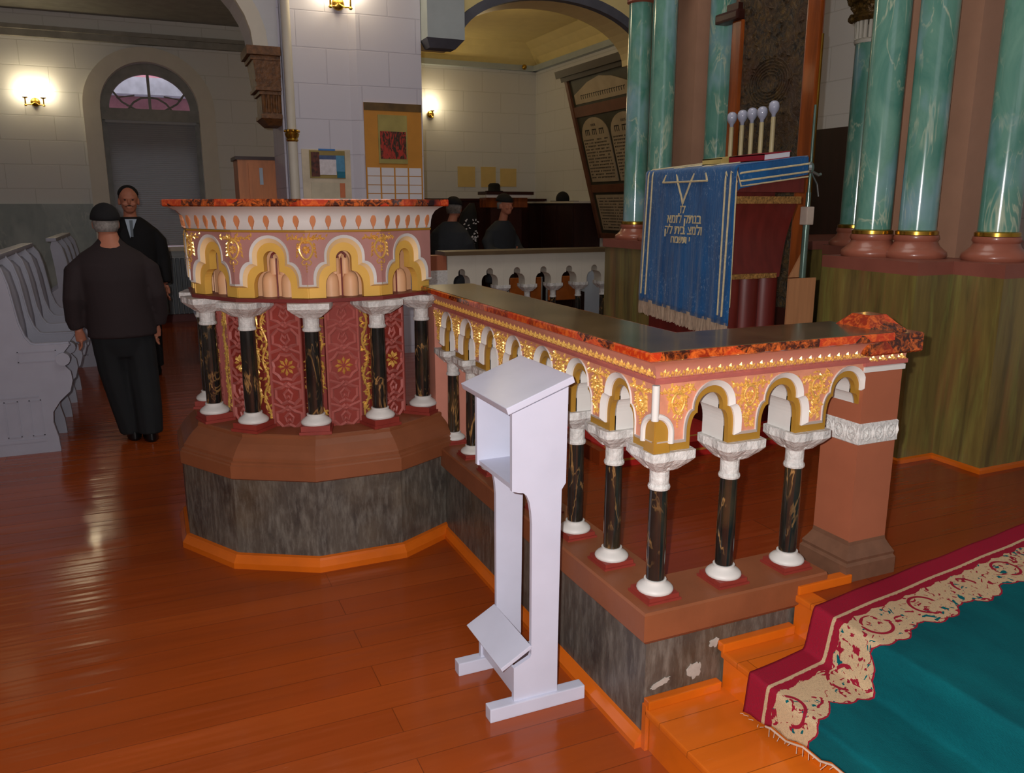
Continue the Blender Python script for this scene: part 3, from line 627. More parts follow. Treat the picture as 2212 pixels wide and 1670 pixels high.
# carpet
def stairz(X):
    def s(a,b): t=min(1,max(0,(X-a)/(b-a))); return t*t*(3-2*t)
    return .138+.127*s(.238,.258)+.135*s(.488,.53)
E_=[]; th=rad(8.3); ax=Vector((math.cos(th),math.sin(th))); ay=Vector((math.sin(th),-math.cos(th)))
b=bm_(); uvl=b.loops.layers.uv.new('UVMap'); us=[i*.008 for i in range(0,56)]+[.45+.05*i for i in range(1,70)]; vvs=[0,.01]+[.03*i for i in range(1,44)]
tab=[]; L=0; px,pz=.236,stairz(.236)
while px<4:
    nx=px+.0008; nz=stairz(nx); L+=math.hypot(nx-px,nz-pz); tab.append((L,nx)); px,pz=nx,nz
import bisect
TL=[a for a,_ in tab]
def XS(q): return tab[min(len(tab)-1,bisect.bisect_left(TL,q))][1]
def yedge(X): return -.145+.147*(X-.306)
def send(v): return .004+.16*min(v,.5)+.004*math.sin(v*60)
rr=random.Random(5); grid=[]; TI=[i*.008 for i in range(90)]+[.72+.04*i for i in range(55)]
for i,q0 in enumerate(TI):
    row=[]
    for j,v in enumerate(vvs):
        q=send(v)+q0; X_=XS(q); row.append((b.verts.new((X_,yedge(X_)-v,stairz(X_)+.008+.0015*math.sin(q*20+v*9))),(q,v)))
    grid.append(row)
us=TI
for i in range(len(us)-1):
    for j in range(len(vvs)-1):
        q=[grid[i][j],grid[i+1][j],grid[i+1][j+1],grid[i][j+1]]; f=b.faces.new([a[0] for a in q])
        for lp,a in zip(f.loops,q): lp[uvl].uv=a[1]
        f.smooth=True
cp=obj('carpet_runner',b,'carpet'); md=cp.modifiers.new('thickness','SOLIDIFY'); md.thickness=.007; md.offset=-1
tag(cp,'teal carpet with crimson and beige floral border lying over the orange steps','carpet')
b=bm_()
def ep(v,dq=0): X_=XS(max(0,send(v)+dq)); return Vector((X_-.006,yedge(X_)-v,stairz(X_)+.006))
tube(b,[ep(v) for v in [.1+.02*i for i in range(60)]],.003,6)
for k in range(60):
    v=.01+k*.021; p=ep(v); l=rr.uniform(.01,.03); tube(b,[p,p+Vector((-l*.35,l*rr.uniform(-.5,.5),-l*.7 if p.z-l*.7>.14 else 0))],.001,4)
obj('frayed_edge',b,M('pale_yarn',c(206,180,160),.9),cp)
# dais with red runner inside the bimah
b=bm_(); box(b,.62,4.6,1.36,4.2,.4,.47); struct('floor_dais',b,'platform')
rm=thing('red_runner',(1.2,1.5,.4),'red carpet with ochre stripe laid over the low step in front of the blue-covered desk','carpet')
b=bm_(); box(b,.66,1.9,1.30,1.36,.4,.476); box(b,.66,1.9,1.36,2.3,.47,.476); obj('pile',b,'redmat',rm)
b=bm_(); box(b,.66,1.9,1.297,1.303,.43,.44); box(b,.66,1.9,1.38,1.4,.476,.477); obj('stripe',b,'goldstripe',rm)
# ------------------------------------------------------------ lectern
lc=thing('prayer_stand',(-.2,.45,0),'pale blue-white wooden prayer stand with sloping top, open box and footrest on the orange floor','lectern')
b=bm_()
def sidepanel(b,y0,y1):
    pts=[(-.298,.998),(-.298,.757),(-.275,.750)]+[(-.232-.043*math.cos(a)*1,.707+.043*math.sin(a)) for a in [PI/2*(1-i/5)+0 for i in range(0)]]
    pts+= [(-.262,.748),(-.25,.738),(-.24,.715),(-.234,.68),(-.231,.64),(-.231,.20),(-.236,.19),(-.292,.165),(-.292,.045),(-.137,.045),(-.137,.2),(-.130,.74),(-.116,.76),(-.112,1.064)]
    poly(b,[(x,y0,z) for x,z in pts],[(x,y1,z) for x,z in pts])
sidepanel(b,.30,.316); obj('side_panel',b,'lectern',lc)
b=bm_(); sidepanel(b,.586,.602); obj('side_panel',b,'lectern',lc)
b=bm_(); sl=(1.066-1.0)/(.19); T=Matrix.Translation((-.205,0,1.04))@Matrix.Rotation(-math.atan(.36),4,'Y'); box(b,-.118,.115,.285,.665,-.0,.022,T,.003); obj('sloping_top',b,'lectern',lc)
b=bm_(); box(b,-.292,-.118,.316,.586,.757,.772); obj('shelf',b,'lectern',lc)
b=bm_(); box(b,-.127,-.115,.316,.586,.75,1.04); obj('back_panel',b,'lectern',lc)
b=bm_(); T=Matrix.Translation((-.279,0,.192))@Matrix.Rotation(-math.atan(.56),4,'Y'); box(b,-.06,.06,.30,.602,0,.013,T,.002); obj('footrest',b,'lectern',lc)
b=bm_(); box(b,-.285,-.275,.316,.586,.06,.15); obj('footrest_support',b,'lectern',lc)
for y in (.288,.575):
    b=bm_(); box(b,-.378,-.04,y,y+.042,0,.048,None,.004); obj('foot_rail',b,'lectern',lc)
# ------------------------------------------------------------ column clusters
def bigcol(x,y,zb,zt,label,name='marbled_column',cap=None,grp=None):
    t=thing(name,(x,y,zb),label,'column',grp)
    b=bm_(); r=.084; lathe(b,x,y,[(r*1.02,zb+.13),(r*1.02,zb+.2),(r,zt)],32); obj('shaft',b,'teal',t,auto=40)
    b=bm_(); lathe(b,x,y,[(r*1.05,zb+.108),(r*1.15,zb+.112),(r*1.15,zb+.128),(r*1.03,zb+.134)],32); obj('gold_ring',b,'brass',t,auto=40)
    b=bm_(); lathe(b,x,y,[(.136,zb),(.144,zb+.012),(.140,zb+.03),(.122,zb+.045),(.106,zb+.06),(.096,zb+.08),(.104,zb+.092),(.1,zb+.11)],36); obj('base',b,'base_brown',t,auto=50)
    if cap=='gilt':
        b=bm_(); lathe(b,x,y,[(.09,zt-.005),(.095,zt+.01),(.085,zt+.02),(.085,zt+.02)],24); 
        for k in range(18): a=2*PI*k/18; tube(b,[(x+.083*math.cos(a),y+.083*math.sin(a),zt+.02),(x+.085*math.cos(a),y+.085*math.sin(a),zt+.12)],.012,6)
        obj('fluted_neck',b,'casing',t,auto=40)
        b=bm_(); lathe(b,x,y,[(.1,zt+.12),(.12,zt+.14),(.105,zt+.16),(.12,zt+.2),(.15,zt+.24),(.14,zt+.3),(.17,zt+.38)],24)
        rr=random.Random(2)
        for k in range(70): a=rr.uniform(0,2*PI); z=zt+rr.uniform(.13,.37); q=.115+.05*((z-zt-.12)/.25); ball(b,(x+q*math.cos(a),y+q*math.sin(a),z),rr.uniform(.012,.022),6,5)
        obj('gilded_capital',b,'capgold',t)
    if cap=='ring':
        b=bm_(); lathe(b,x,y,[(.084,zt-.01),(.1,zt),(.1,zt+.02),(.088,zt+.03)],24); obj('brown_collar',b,'base_brown',t)
        b=bm_(); lathe(b,x,y,[(.078,zt+.03),(.078,3.12)],24); obj('grey_neck',b,'greywall',t,auto=40)
    return t
PP=[(1.93,.82),(2.16,.82),(2.15,.56),(4.6,.56),(4.6,2.29),(2.8,2.29),(2.8,1.44),(1.97,1.44)]
b=bm_(); poly(b,[(x,y,.4) for x,y in PP],[(x,y,1.285) for x,y in PP])
pd=obj('column_pedestal',b,'olive'); tag(pd,'olive-green marbled pedestal under the teal columns at right edge','pedestal')
b=bm_(); poly(b,[(x,y,1.285) for x,y in PP],[(x,y,1.345) for x,y in PP]); obj('top_slab',b,'slab_brown',pd)
b=bm_(); sweep(b,[(0,.4),(.014,.4),(.014,.418),(0,.424)],[(1.97,1.44),(1.93,.82),(2.16,.82),(2.15,.56),(4.6,.56)]); obj('skirting',b,'trim',pd)
b=bm_(); box(b,2.38,2.8,.99,1.5,1.345,5.99); r_=obj('pier',b,'pier'); tag(r_,'pinkish-brown square pier behind the teal columns at right','pier')
for x,y,lb in ((2.13,1.28,'teal marbled column standing second from left on the right-hand pedestal'),(2.22,1.09,'teal marbled column in the middle front of the right-hand pedestal'),(2.375,.78,'teal marbled column cut by the right edge of the photo')): bigcol(x,y,1.345,5.99,lb)
bigcol(2.9,2.14,1.345,2.56,'slimmer-looking teal column with gilded capital at the far left of the right-hand pedestal',cap='gilt')
b=bm_(); box(b,2.0,4.6,2.72,3.72,.4,1.285); pd=obj('column_pedestal',b,'olive'); tag(pd,'olive-green marbled pedestal behind the blue-covered reading desk','pedestal')
b=bm_(); box(b,1.985,4.6,2.71,3.735,1.285,1.345); obj('top_slab',b,'slab_brown',pd)
b=bm_(); box(b,2.35,3.0,3.15,3.72,1.345,5.99); r_=obj('pier',b,'pier'); tag(r_,'pinkish-brown square pier between the teal columns left of the tapestry board','pier')
for x,y,lb,zt,cp_ in ((2.13,3.52,'leftmost teal column with a brown collar, left of the reading desk',3.0,'ring'),(2.15,3.24,'teal column second from left, behind the blue cloth',3.12,None),(2.45,3.0,'teal column directly left of the dark tapestry board',5.99,None)): bigcol(x,y,1.345,zt,lb,cap=cp_)
b=bm_(); box(b,2.04,2.3,3.15,3.62,3.12,3.3); tag(obj('impost_block',b,'ceil_yellow'),'cream impost block on the two left teal columns','wall block')
# ------------------------------------------------------------ back balustrade
bb=thing('white_balustrade',(1.8,4.68,0),'plain white inner face of the far balustrade with keyhole arches, seen beyond the front rail','balustrade')
frB=Frame((1.02,4.61),(1,0)); brk=bm_()
for k in range(8): cell(brk,frB,SP*(k+.5),SP/2-.0002,SP/2-.0002,1.19,prof_half(.075,.925,.96,.03,1.02,1.045),0,-.13)
obj('arcade_panel',brk,'casing',bb)
b=bm_(); box(b,.98,3.06,4.55,4.8,1.19,1.222); obj('rail',b,M('brown_rail_top',c(96,78,56),.35,var=.1),bb)
b=bm_(); box(b,1.0,3.05,4.6,4.76,.0,.454); obj('base',b,'brown',bb)
for k in range(9): column(bb,1.02+SP*k,4.675,.454,.925,.026)
t=thing('newel_pillar',(.96,4.68,.4),'far terracotta and white newel at the left end of the white balustrade','pillar')
b=bm_(); box(b,.86,1.01,4.6,4.76,.4,.9); obj('shaft',b,'newel',t)
b=bm_(); box(b,.855,1.015,4.595,4.765,.9,1.07); obj('white_band',b,'relief_white',t)
b=bm_(); box(b,.86,1.01,4.6,4.76,1.07,1.19); obj('collar',b,'newel',t)
# things behind the far balustrade
def chair(x,y,lb,g):
    t=thing('wooden_chair',(x,y,0),lb,'chair',g)
    b=bm_(); box(b,-.2+x,.2+x,y-.2,y+.2,.43,.46,None,.01); obj('seat',b,'orangechair',t)
    b=bm_(); box(b,x-.17,x+.17,y-.22,y-.195,.66,.9,None,.01); obj('backrest',b,'orangechair',t)
    for sx in (-1,1):
        b=bm_(); tube(b,[(x+sx*.18,y-.18,0),(x+sx*.18,y-.2,.9)],.014,8); obj('leg',b,'metal',t)
        b=bm_(); tube(b,[(x+sx*.18,y+.18,0),(x+sx*.17,y+.17,.44)],.014,8); obj('leg',b,'metal',t)
    return t
chair(2.14,5.7,'orange-brown wooden chair seen through the fourth arch opening of the white balustrade','chairs behind the balustrade')
chair(2.56,5.7,'orange-brown wooden chair beside a red patterned cloth, behind the white balustrade','chairs behind the balustrade')
t=thing('side_table',(3.02,5.5,0),'small pale table draped with a red patterned cloth behind the white balustrade','table')
b=bm_(); box(b,2.86,3.2,5.3,5.8,.72,.76); obj('tabletop',b,'blue_w',t)
b=bm_(); box(b,2.86,3.2,5.3,5.32,.58,.72); obj('apron',b,'blue_w',t)
for x,y in ((2.88,5.32),(3.18,5.32),(2.88,5.78),(3.18,5.78)): b=bm_(); box(b,x-.015,x+.015,y-.015,y+.015,0,.72); obj('leg',b,'blue_w',t)
b=bm_(); 
P=[(2.9+.3*i/10,5.31+.02*math.sin(i*2)) for i in range(11)]
poly(b,[(x,y,.765) for x,y in P]+[(3.2,5.75,.765),(2.9,5.75,.765)],[(x,y,.88+.04*math.sin(x*40)) for x,y in P]+[(3.2,5.75,.86),(2.9,5.75,.9)]); tag(obj('folded_cloth',b,'redcloth'),'red and white patterned cloth bundled on the pale table','cloth')
t=thing('white_bench_end',(2.8,5.0,0),'tall pale blue bench end standing against the right part of the white balustrade','bench')
b=bm_(); P=[(2.66,0),(2.66,.9),(2.68,1.04),(2.73,1.1),(2.79,1.04),(2.8,.6),(2.96,.52),(2.98,0)]; poly(b,[(x,4.86,z) for x,z in P],[(x,4.89,z) for x,z in P]); obj('end_panel',b,'blue_w',t)
b=bm_(); box(b,2.66,2.7,4.89,5.2,.3,1.0); obj('backrest',b,'blue_w',t); b=bm_(); box(b,2.7,2.95,4.89,5.2,.42,.45); obj('seat',b,'blue_w',t)
b=bm_(); box(b,2.66,2.70,5.2,5.23,0,1.0); obj('rear_post',b,'blue_w',t)
# dark cabinets by the alcove wall
t=thing('long_cabinet',(3.2,10.2,0),'long dark brown cabinet against the far white wall','cabinet')
b=bm_(); box(b,2.2,4.6,10.1,10.48,0,1.66); obj('body',b,'darkwood',t); b=bm_(); box(b,2.17,4.61,10.06,10.49,1.66,1.69); obj('top',b,'darkwood',t)
t=thing('side_cabinet',(4.4,8.8,0),'tall near-black brown cabinet with three doors on the right alcove wall','cabinet')
b=bm_(); box(b,4.2,4.61,8.35,9.85,0,1.62); obj('body',b,'burg_door',t); b=bm_(); box(b,4.17,4.615,8.33,9.87,1.62,1.645); obj('top',b,'casing',t)
for k in range(3): b=bm_(); box(b,4.185,4.2,8.38+.49*k,8.38+.49*k+.46,.08,1.58); obj('door',b,'burg_door',t)
t=thing('reading_shelf',(3.9,9.4,0),'brown and white-edged raised reading shelf before the papers on the wall','shelf')
b=bm_(); box(b,3.3,4.05,9.35,9.7,1.74,1.785); obj('top_board',b,'darkwood',t); b=bm_(); box(b,3.3,4.0,9.36,9.4,1.70,1.74); obj('white_edge',b,'paper',t)
b=bm_(); box(b,3.32,3.98,9.42,9.68,1.56,1.70); obj('box_body',b,'wood',t); b=bm_(); box(b,3.4,3.9,9.45,9.65,0,1.56); obj('stand',b,'darkwood',t)
for i,(x0_,x1_,z0_,z1_,lb) in enumerate(((3.28,3.57,1.87,2.18,'yellowed sheet of paper on the far wall, leftmost of three'),(3.67,3.92,1.87,2.18,'yellowed sheet of paper on the far wall, middle of three'),(4.0,4.28,1.88,2.16,'yellowed sheet of paper on the far wall, rightmost of three'))):
    b=bm_(); box(b,x0_,x1_,10.49,10.4995,z0_,z1_); tag(obj('wall_notice',b,'yelpaper'),lb,'notice','papers on the far wall')
b=bm_(); ball(b,(0,0,0),(.1,.1,.1),16,10); 
for v in b.verts: v.co=Vector((4.35+v.co.x,9.0+v.co.y,1.645+max(0,v.co.z+.03)*1.1))
box(b,4.25,4.5,8.78,9.2,1.645,1.652); tag(obj('black_hat',b,'black',smooth=True),'black round hat lying on the dark side cabinet','hat')
# tablets board leaning out from the right wall
tb=thing('tablets_board',(4.5,8.1,1.17),'tall dark framed board with two round-topped inscribed tablets leaning from the right wall','plaque')
X0,Z0=4.58,1.17; X1,Z1=3.98,3.3
ux=Vector((X1-X0,0,Z1-Z0)); H_=ux.length; ux.normalize(); uy=Vector((0,-1,0)); un=ux.cross(uy)
if un.x>0: un=-un
def tp(s,h,d=0): return Vector((X0,8.27,Z0))+uy*s+ux*h+un*d
def tprism(b,pts,d0,d1): poly(b,[tp(s,h,d0) for s,h in pts],[tp(s,h,d1) for s,h in pts])
def R4(s0,s1,h0,h1): return [(s0,h0),(s1,h0),(s1,h1),(s0,h1)]
dk=M('dark_grey_green_board',c(62,60,46),.5); fm=M('brown_board_frame',c(110,70,50),.45); tl=M('weathered_beige_tablet',c(166,152,128),.6,var=.08)
BW=1.66
b=bm_(); tprism(b,R4(0,BW,0,H_),-.05,0); obj('backboard',b,dk,tb)
b=bm_(); tprism(b,R4(-.02,.05,-.02,H_),-.055,.03); tprism(b,R4(BW-.05,BW+.02,-.02,H_),-.055,.03); tprism(b,R4(0,BW,-.02,.05),-.055,.03); tprism(b,R4(0,BW,.62,.72),0,.02); tprism(b,R4(.0,BW,1.62,1.75),0,.02); obj('frame',b,fm,tb)
b=bm_(); tprism(b,R4(-.06,BW+.06,H_-.06,H_+.03),-.06,.12); tprism(b,R4(-.03,BW+.03,H_-.12,H_-.06),-.055,.07); obj('cornice',b,M('black_brown_cornice',c(48,36,24),.5),tb)
for k,s0 in enumerate((.12,.86)):
    s1=s0+.68; sc=(s0+s1)/2
    if k<3:
        b=bm_(); tprism(b,[(s0,.76),(s1,.76),(s1,1.36)]+[(sc+.34*math.cos(a),1.36+.23*math.sin(a)) for a in [PI*i/12 for i in range(1,12)]]+[(s0,1.36)],0,.012); tt=obj('tablet',b,tl,tb)
        b=bm_(); rr=random.Random(k)
        for q in range(13):
            h=1.30-q*.041; s=s0+.03
            while s<s1-.05:
                w=rr.uniform(.014,.034)
                if rr.random()<.85: tprism(b,R4(s,s+w*.5,h,h+.017),.012,.0135); tprism(b,R4(s,s+w,h+.013,h+.018),.012,.0135)
                s+=w+.006
        for q in range(3):
            for j in range(3): tprism(b,R4(sc-.24+q*.18+j*.045,sc-.24+q*.18+j*.045+.014,1.37,1.44),.012,.0135)
            tprism(b,R4(sc-.24+q*.18,sc-.24+q*.18+.11,1.43,1.443),.012,.0135)
        for j in range(5): tprism(b,R4(sc-.06+j*.024,sc-.06+j*.024+.01,1.48,1.51),.012,.0135)
        obj('inscription',b,'ink',tt)['kind']='stuff'
b=bm_(); tprism(b,R4(.13,BW-.13,.1,.58),0,.01); lo=obj('lower_panel',b,tl,tb)
b=bm_(); rr=random.Random(9)
for q in range(11):
    s=.17; h=.53-q*.04
    while s<BW-.2:
        w=rr.uniform(.01,.024)
        if rr.random()<.85: tprism(b,R4(s,s+w,h,h+.012),.01,.0115)
        s+=w+.008
obj('inscription',b,'ink',lo)['kind']='stuff'
b=bm_(); tprism(b,[(.13,1.78),(BW-.13,1.78),(BW-.13,1.9),(BW*.68,2.02),(BW*.5,2.06),(BW*.32,2.02),(.13,1.9)],0,.012); up_=obj('title_panel',b,tl,tb)
b=bm_(); s=.3
while s<BW-.3:
    tprism(b,R4(s,s+.012,1.83,1.88),.012,.0135); tprism(b,R4(s,s+.04,1.872,1.882),.012,.0135); s+=.055
obj('inscription',b,'ink',up_)['kind']='stuff'
# right wall dark door
b=bm_(); box(b,4.56,4.62,2.9,4.45,.4,2.28); struct('door_1',b,'burg_door')
# ------------------------------------------------------------ pier posters, sconces, cabinet
def qb(b,x0,x1,z0,z1,y0,y1): box(b,x0,x1,y0,y1,z0,z1)
t=thing('poster_board',(.86,5.55,1.6),'ochre poster board with red picture above a grid of white papers on the pier','poster')
b=bm_(); qb(b,.60,1.125,1.5,2.475,5.545,5.56); obj('board',b,M('ochre_card',c(196,134,48),.5,var=.06),t)
b=bm_(); qb(b,.60,1.125,2.41,2.475,5.54,5.545); obj('dark_top_strip',b,M('olive_brown_strip',c(112,84,40),.5,var=.3,scale=4),t)
b=bm_(); qb(b,.72,.985,1.96,2.375,5.535,5.545); obj('picture_mount',b,M('olive_mount',c(168,154,88),.4),t)
b=bm_(); qb(b,.735,.972,2.0,2.235,5.53,5.535); tt=NT('red_crowd_picture'); tt.col(tt.mix(tt.ramp(tt.noise(30,tt.mapping((1.4,1,.5)),3,.6,1),.45,.55),c(50,36,20),c(170,50,36))); MT['crowd']=tt.fin(.4); obj('picture',b,'crowd',t)
b=bm_()
for i in range(4):
    for j in range(4): qb(b,.612+.128*i,.726+.128*i,1.858-.0765*j-.07+.065,1.858-.0765*j+.065,5.54,5.5455)
for o_ in [obj('white_papers',b,'paper',t)]: pass
t=thing('calendar_sheet',(.27,5.59,1.6),'cream notice sheet with a hanging wall calendar on the left face of the pier','calendar')
b=bm_(); qb(b,.05,.475,1.45,2.07,5.592,5.6); obj('sheet',b,M('cream_sheet',c(208,194,170),.6),t)
b=bm_(); qb(b,.115,.425,1.825,2.06,5.585,5.592); obj('calendar_card',b,M('olive_card',c(150,130,70),.5),t)
for nm,x0_,x1_,z0_,z1_,cl in (('picture_strip',.128,.20,1.84,2.045,(110,50,36)),('date_grid',.20,.345,1.855,1.985,(214,208,214)),('sky_strip',.345,.42,1.885,2.02,(80,140,176)),('teal_square',.35,.42,1.83,1.885,(10,110,136)),('blue_header',.20,.345,1.985,2.02,(70,90,130)),('hanger_bar',.195,.34,2.06,2.075,(60,120,190))):
    b=bm_(); qb(b,x0_,x1_,z0_,z1_,5.58,5.585); obj(nm,b,M('print_'+nm,c(*cl),.5,var=.1 if nm!='picture_strip' else .4,scale=30),t)
b=bm_(); qb(b,.12,.42,1.5,1.79,5.586,5.592); obj('lower_table',b,M('ivory_table_sheet',c(200,190,166),.6),t); b=bm_(); qb(b,.37,.415,1.66,1.785,5.582,5.586); obj('orange_mark',b,M('orange_print',c(206,120,80),.6),t)
# colonnette at pier corner
t=thing('pier_colonnette',(-.04,5.5,0),'slim white pipe-like colonnette with a gold ring at the left corner of the pier','column')
b=bm_(); lathe(b,-.035,5.5,[(.04,0),(.04,2.13)],20); lathe(b,-.035,5.5,[(.037,2.2),(.037,6)],20); obj('shaft',b,'casing',t,auto=40)
b=bm_(); lathe(b,-.035,5.5,[(.042,2.12),(.052,2.13),(.044,2.145),(.055,2.16),(.062,2.185),(.05,2.19),(.058,2.215),(.04,2.22)],20)
for k in range(8): a=k*PI/4; ball(b,(-.035+.056*math.cos(a),5.5+.056*math.sin(a),2.205),.012,6,5)
obj('gold_ring',b,'brass',t,auto=40)
# carved bracket on the left of the pier
t=thing('carved_bracket',(-.2,5.75,2.28),'bronze-brown carved bracket capital under the arch, left of the pier','bracket')
def tb_(b,x0,x1,z0,z1,y0=5.55,y1=5.95): box(b,x0,x1,y0,y1,z0,z1,None,.006)
b=bm_(); tb_(b,-.36,-.09,2.80,2.87,5.5); tb_(b,-.33,-.09,2.765,2.80,5.53); obj('abacus',b,'bracket',t)
b=bm_(); poly(b,[(-.31,5.54,2.765),(-.09,5.54,2.765),(-.09,5.95,2.765),(-.31,5.95,2.765)],[(-.285,5.58,2.56),(-.09,5.58,2.56),(-.09,5.95,2.56),(-.285,5.95,2.56)])
rr=random.Random(4)
for k in range(60): x=rr.uniform(-.29,-.1); z=rr.uniform(2.58,2.75); ball(b,(x,5.555+(2.765-z)*.19,z),rr.uniform(.009,.018),6,5)
obj('carved_bell',b,'bracket',t)
b=bm_(); tb_(b,-.30,-.09,2.53,2.56,5.56); tb_(b,-.27,-.09,2.50,2.53,5.58)
for k in range(4): tube(b,[(-.235+.042*k,5.61,2.36),(-.235+.042*k,5.61,2.5)],.017,8)
box(b,-.25,-.09,5.61,5.95,2.34,2.5); obj('fluted_stem',b,'bracket',t)
b=bm_(); tb_(b,-.265,-.09,2.31,2.345,5.58); poly(b,[(-.255,5.59,2.31),(-.09,5.59,2.31),(-.09,5.95,2.31),(-.255,5.95,2.31)],[(-.2,5.66,2.26),(-.09,5.66,2.26),(-.09,5.95,2.26),(-.2,5.95,2.26)]); obj('foot',b,'bracket',t)
# wooden cabinet behind
t=thing('wooden_cupboard',(-.2,6.3,0),'small orange-brown wooden cupboard behind the white colonnette left of the pier','cabinet')
b=bm_(); box(b,-.42,-.02,6.22,6.6,.0,2.0); obj('body',b,'wood3',t); b=bm_(); box(b,-.44,.0,6.2,6.62,2.0,2.03); obj('top',b,'darkwood',t)
b=bm_(); box(b,-.33,-.04,6.205,6.22,1.1,1.97); d_=obj('door',b,'wood3',t); b=bm_(); box(b,-.235,-.205,6.19,6.205,1.78,1.93); obj('mirror_plate',b,'blue_w',d_)
def sconce(x,y,z,lb,n=2,sp=.17,en=5):
    t=thing('wall_sconce',(x,y,z),lb,'wall lamp','brass wall sconces')
    b=bm_(); ball(b,(x,y-.025,z),(.055,.03,.055),16,10); obj('backplate',b,'brass',t,smooth=True)
    xs=[x] if n==1 else [x-sp/2,x+sp/2]
    for xx in xs:
        b=bm_(); tube(b,[(x,y-.04,z),((x+xx)/2,y-.1,z-.04),(xx,y-.12,z-.04),(xx,y-.12,z+.03)],.007,8); lathe(b,xx,y-.12,[(.008,z-.06),(.018,z-.05),(.008,z-.035),(.008,z+.03),(.03,z+.04),(.035,z+.05)],14); obj('arm',b,'brass',t)
        b=bm_(); lathe(b,xx,y-.12,[(.03,z+.05),(.055,z+.085),(.065,z+.12),(.055,z+.16),(.05,z+.19),(.058,z+.21)],20); obj('glass_shade',b,'lampglass',t,smooth=True)
        light('sconce_bulb','POINT',(xx,y-.24,z+.17),en,(1,.72,.34),.08)
    return t
sconce(-2.37,10.5,2.86,'double brass wall lamp with two glowing glass shades left of the arched window',2,.2,1.5)
sconce(2.85,10.5,2.93,'single glowing brass wall lamp on the alcove wall right of the pier',1,0,3.2)
sconce(.42,5.6,3.26,'brass wall lamp at the top of the white pier, cut by the frame',2,.17,1.8)
b=bm_(); ball(b,(4.35,10.35,3.68),.04,10,8); tube(b,[(4.35,10.4,3.68),(4.35,10.5,3.68)],.012,6); tag(obj('ceiling_fitting',b,'brass',smooth=True),'small dark brass fitting in the alcove cornice corner','fitting')
# ------------------------------------------------------------ window
WX=-1.04
b=bm_()
def archring(b,hw0,hw1,zs,rz0,rz1,zb,y0,y1,n=24):
    A=[(WX-hw0,zb)]+[(WX-hw0*math.cos(PI*i/n),zs+rz0*math.sin(PI*i/n)) for i in range(n+1)]+[(WX+hw0,zb)]
    B=[(WX-hw1,zb)]+[(WX-hw1*math.cos(PI*i/n),zs+rz1*math.sin(PI*i/n)) for i in range(n+1)]+[(WX+hw1,zb)]
    pt=A+B[::-1]; poly(b,[(x,y0,z) for x,z in pt],[(x,y1,z) for x,z in pt])
archring(b,.6,.80,2.83,.59,.77,0,10.42,10.5); struct('trim_8',b,'casing')
w=bm_(); archring(w,.5,.605,2.83,.46,.595,1.03,10.62,10.70); box(w,WX-.6,WX+.6,10.55,10.72,2.69,2.84)
for px in (0,): box(w,WX-.018,WX+.018,10.64,10.68,2.84,3.3)
for s_ in (-1,1): tube(w,[(WX+s_*.18,10.66,2.84),(WX+s_*.34,10.66,2.93),(WX+s_*.44,10.66,3.06)],.014,6); tube(w,[(WX+s_*.27,10.66,2.84),(WX+s_*.2,10.66,2.93),(WX+s_*.1,10.66,2.99),(WX,10.66,3.0)],.014,6); tube(w,[(WX+s_*.27,10.66,2.88),(WX+s_*.4,10.66,2.98),(WX+s_*.18,10.66,3.02)],.01,6)
wn=struct('window_1',w,'frame_grey')
b=bm_(); P=[(WX-.5*math.cos(PI*i/20),2.83+.46*math.sin(PI*i/20)) for i in range(21)]; poly(b,[(x,10.655,z) for x,z in P],[(x,10.662,z) for x,z in P]); obj('fanlight_pane',b,'glass',wn)
b=bm_(); nS=62
for k in range(nS):
    z=1.06+1.62*k/nS; T=Matrix.Translation((WX,10.585,z))@Matrix.Rotation(rad(60),4,'X'); box(b,-.54,.54,-.016,.016,0,.0015,T)
box(b,-1.6,-.48,10.56,10.61,2.655,2.69)
tag(obj('slatted_blind',b,M('grey_blind_slats',c(150,150,152),.5,var=.02)),'grey slatted blind lowered in the arched window','blind')
b=bm_(); box(b,-4,2,12.2,12.3,0,6); tag(obj('outside_wall',b,'pinkwall'),'pink rendered wall outside, seen through the fanlight','building')
b=bm_(); box(b,-2.6,.6,11.9,12.19,3.18,3.42); tag(obj('snow_ledge',b,'snow'),'white snow strip outside beyond the fanlight','snow')
light('outside_sky','AREA',(-1,11.5,5.6),100,(.9,.93,1),2.5,(rad(-25),0,0))
t=thing('radiator',(-1.04,10.35,.1),'blue-grey column radiator below the arched window','radiator')
b=bm_(); 
for k in range(18): box(b,-1.6+.063*k,-1.55+.063*k,10.3,10.42,.12,.88,None,.01)
obj('radiator_columns',b,'radiator',t); b=bm_(); box(b,-1.66,-.42,10.26,10.5,.98,1.03,None,.01); struct('window_1_sill',b,'casing')
b=bm_(); box(b,-9,-.1,10.44,10.47,0,.1); struct('baseboard_back',b,'maroon')
# ------------------------------------------------------------ board and bulbs between the piers
t=thing('tapestry_board',(2.24,2.2,.47),'tall dark embossed panel framed by glossy orange-brown posts behind the reading desk','screen')
b=bm_(); box(b,2.205,2.225,1.90,2.52,1.0,4.2); obj('panel',b,'tap',t)
b=bm_(); box(b,2.185,2.215,2.465,2.56,.47,2.70,None,.01); obj('post',b,'wood',t)
b=bm_(); box(b,2.15,2.24,2.47,2.69,2.70,2.76,None,.015); box(b,2.17,2.24,2.49,2.6,2.76,2.8); obj('post_capital',b,'darkwood',t)
b=bm_(); box(b,2.185,2.215,1.815,1.92,.47,4.2,None,.01); obj('post',b,'wood',t)
b=bm_(); box(b,2.19,2.198,1.79,1.80,.47,2.5); obj('thin_gilt_rod',b,'brass',t)
b=bm_(); box(b,2.19,2.22,1.92,2.465,.47,1.0); obj('lower_board',b,'darkwood',t)
b=bm_(); mp=lambda x,z,d: Vector((2.205-d,2.21-x,z))
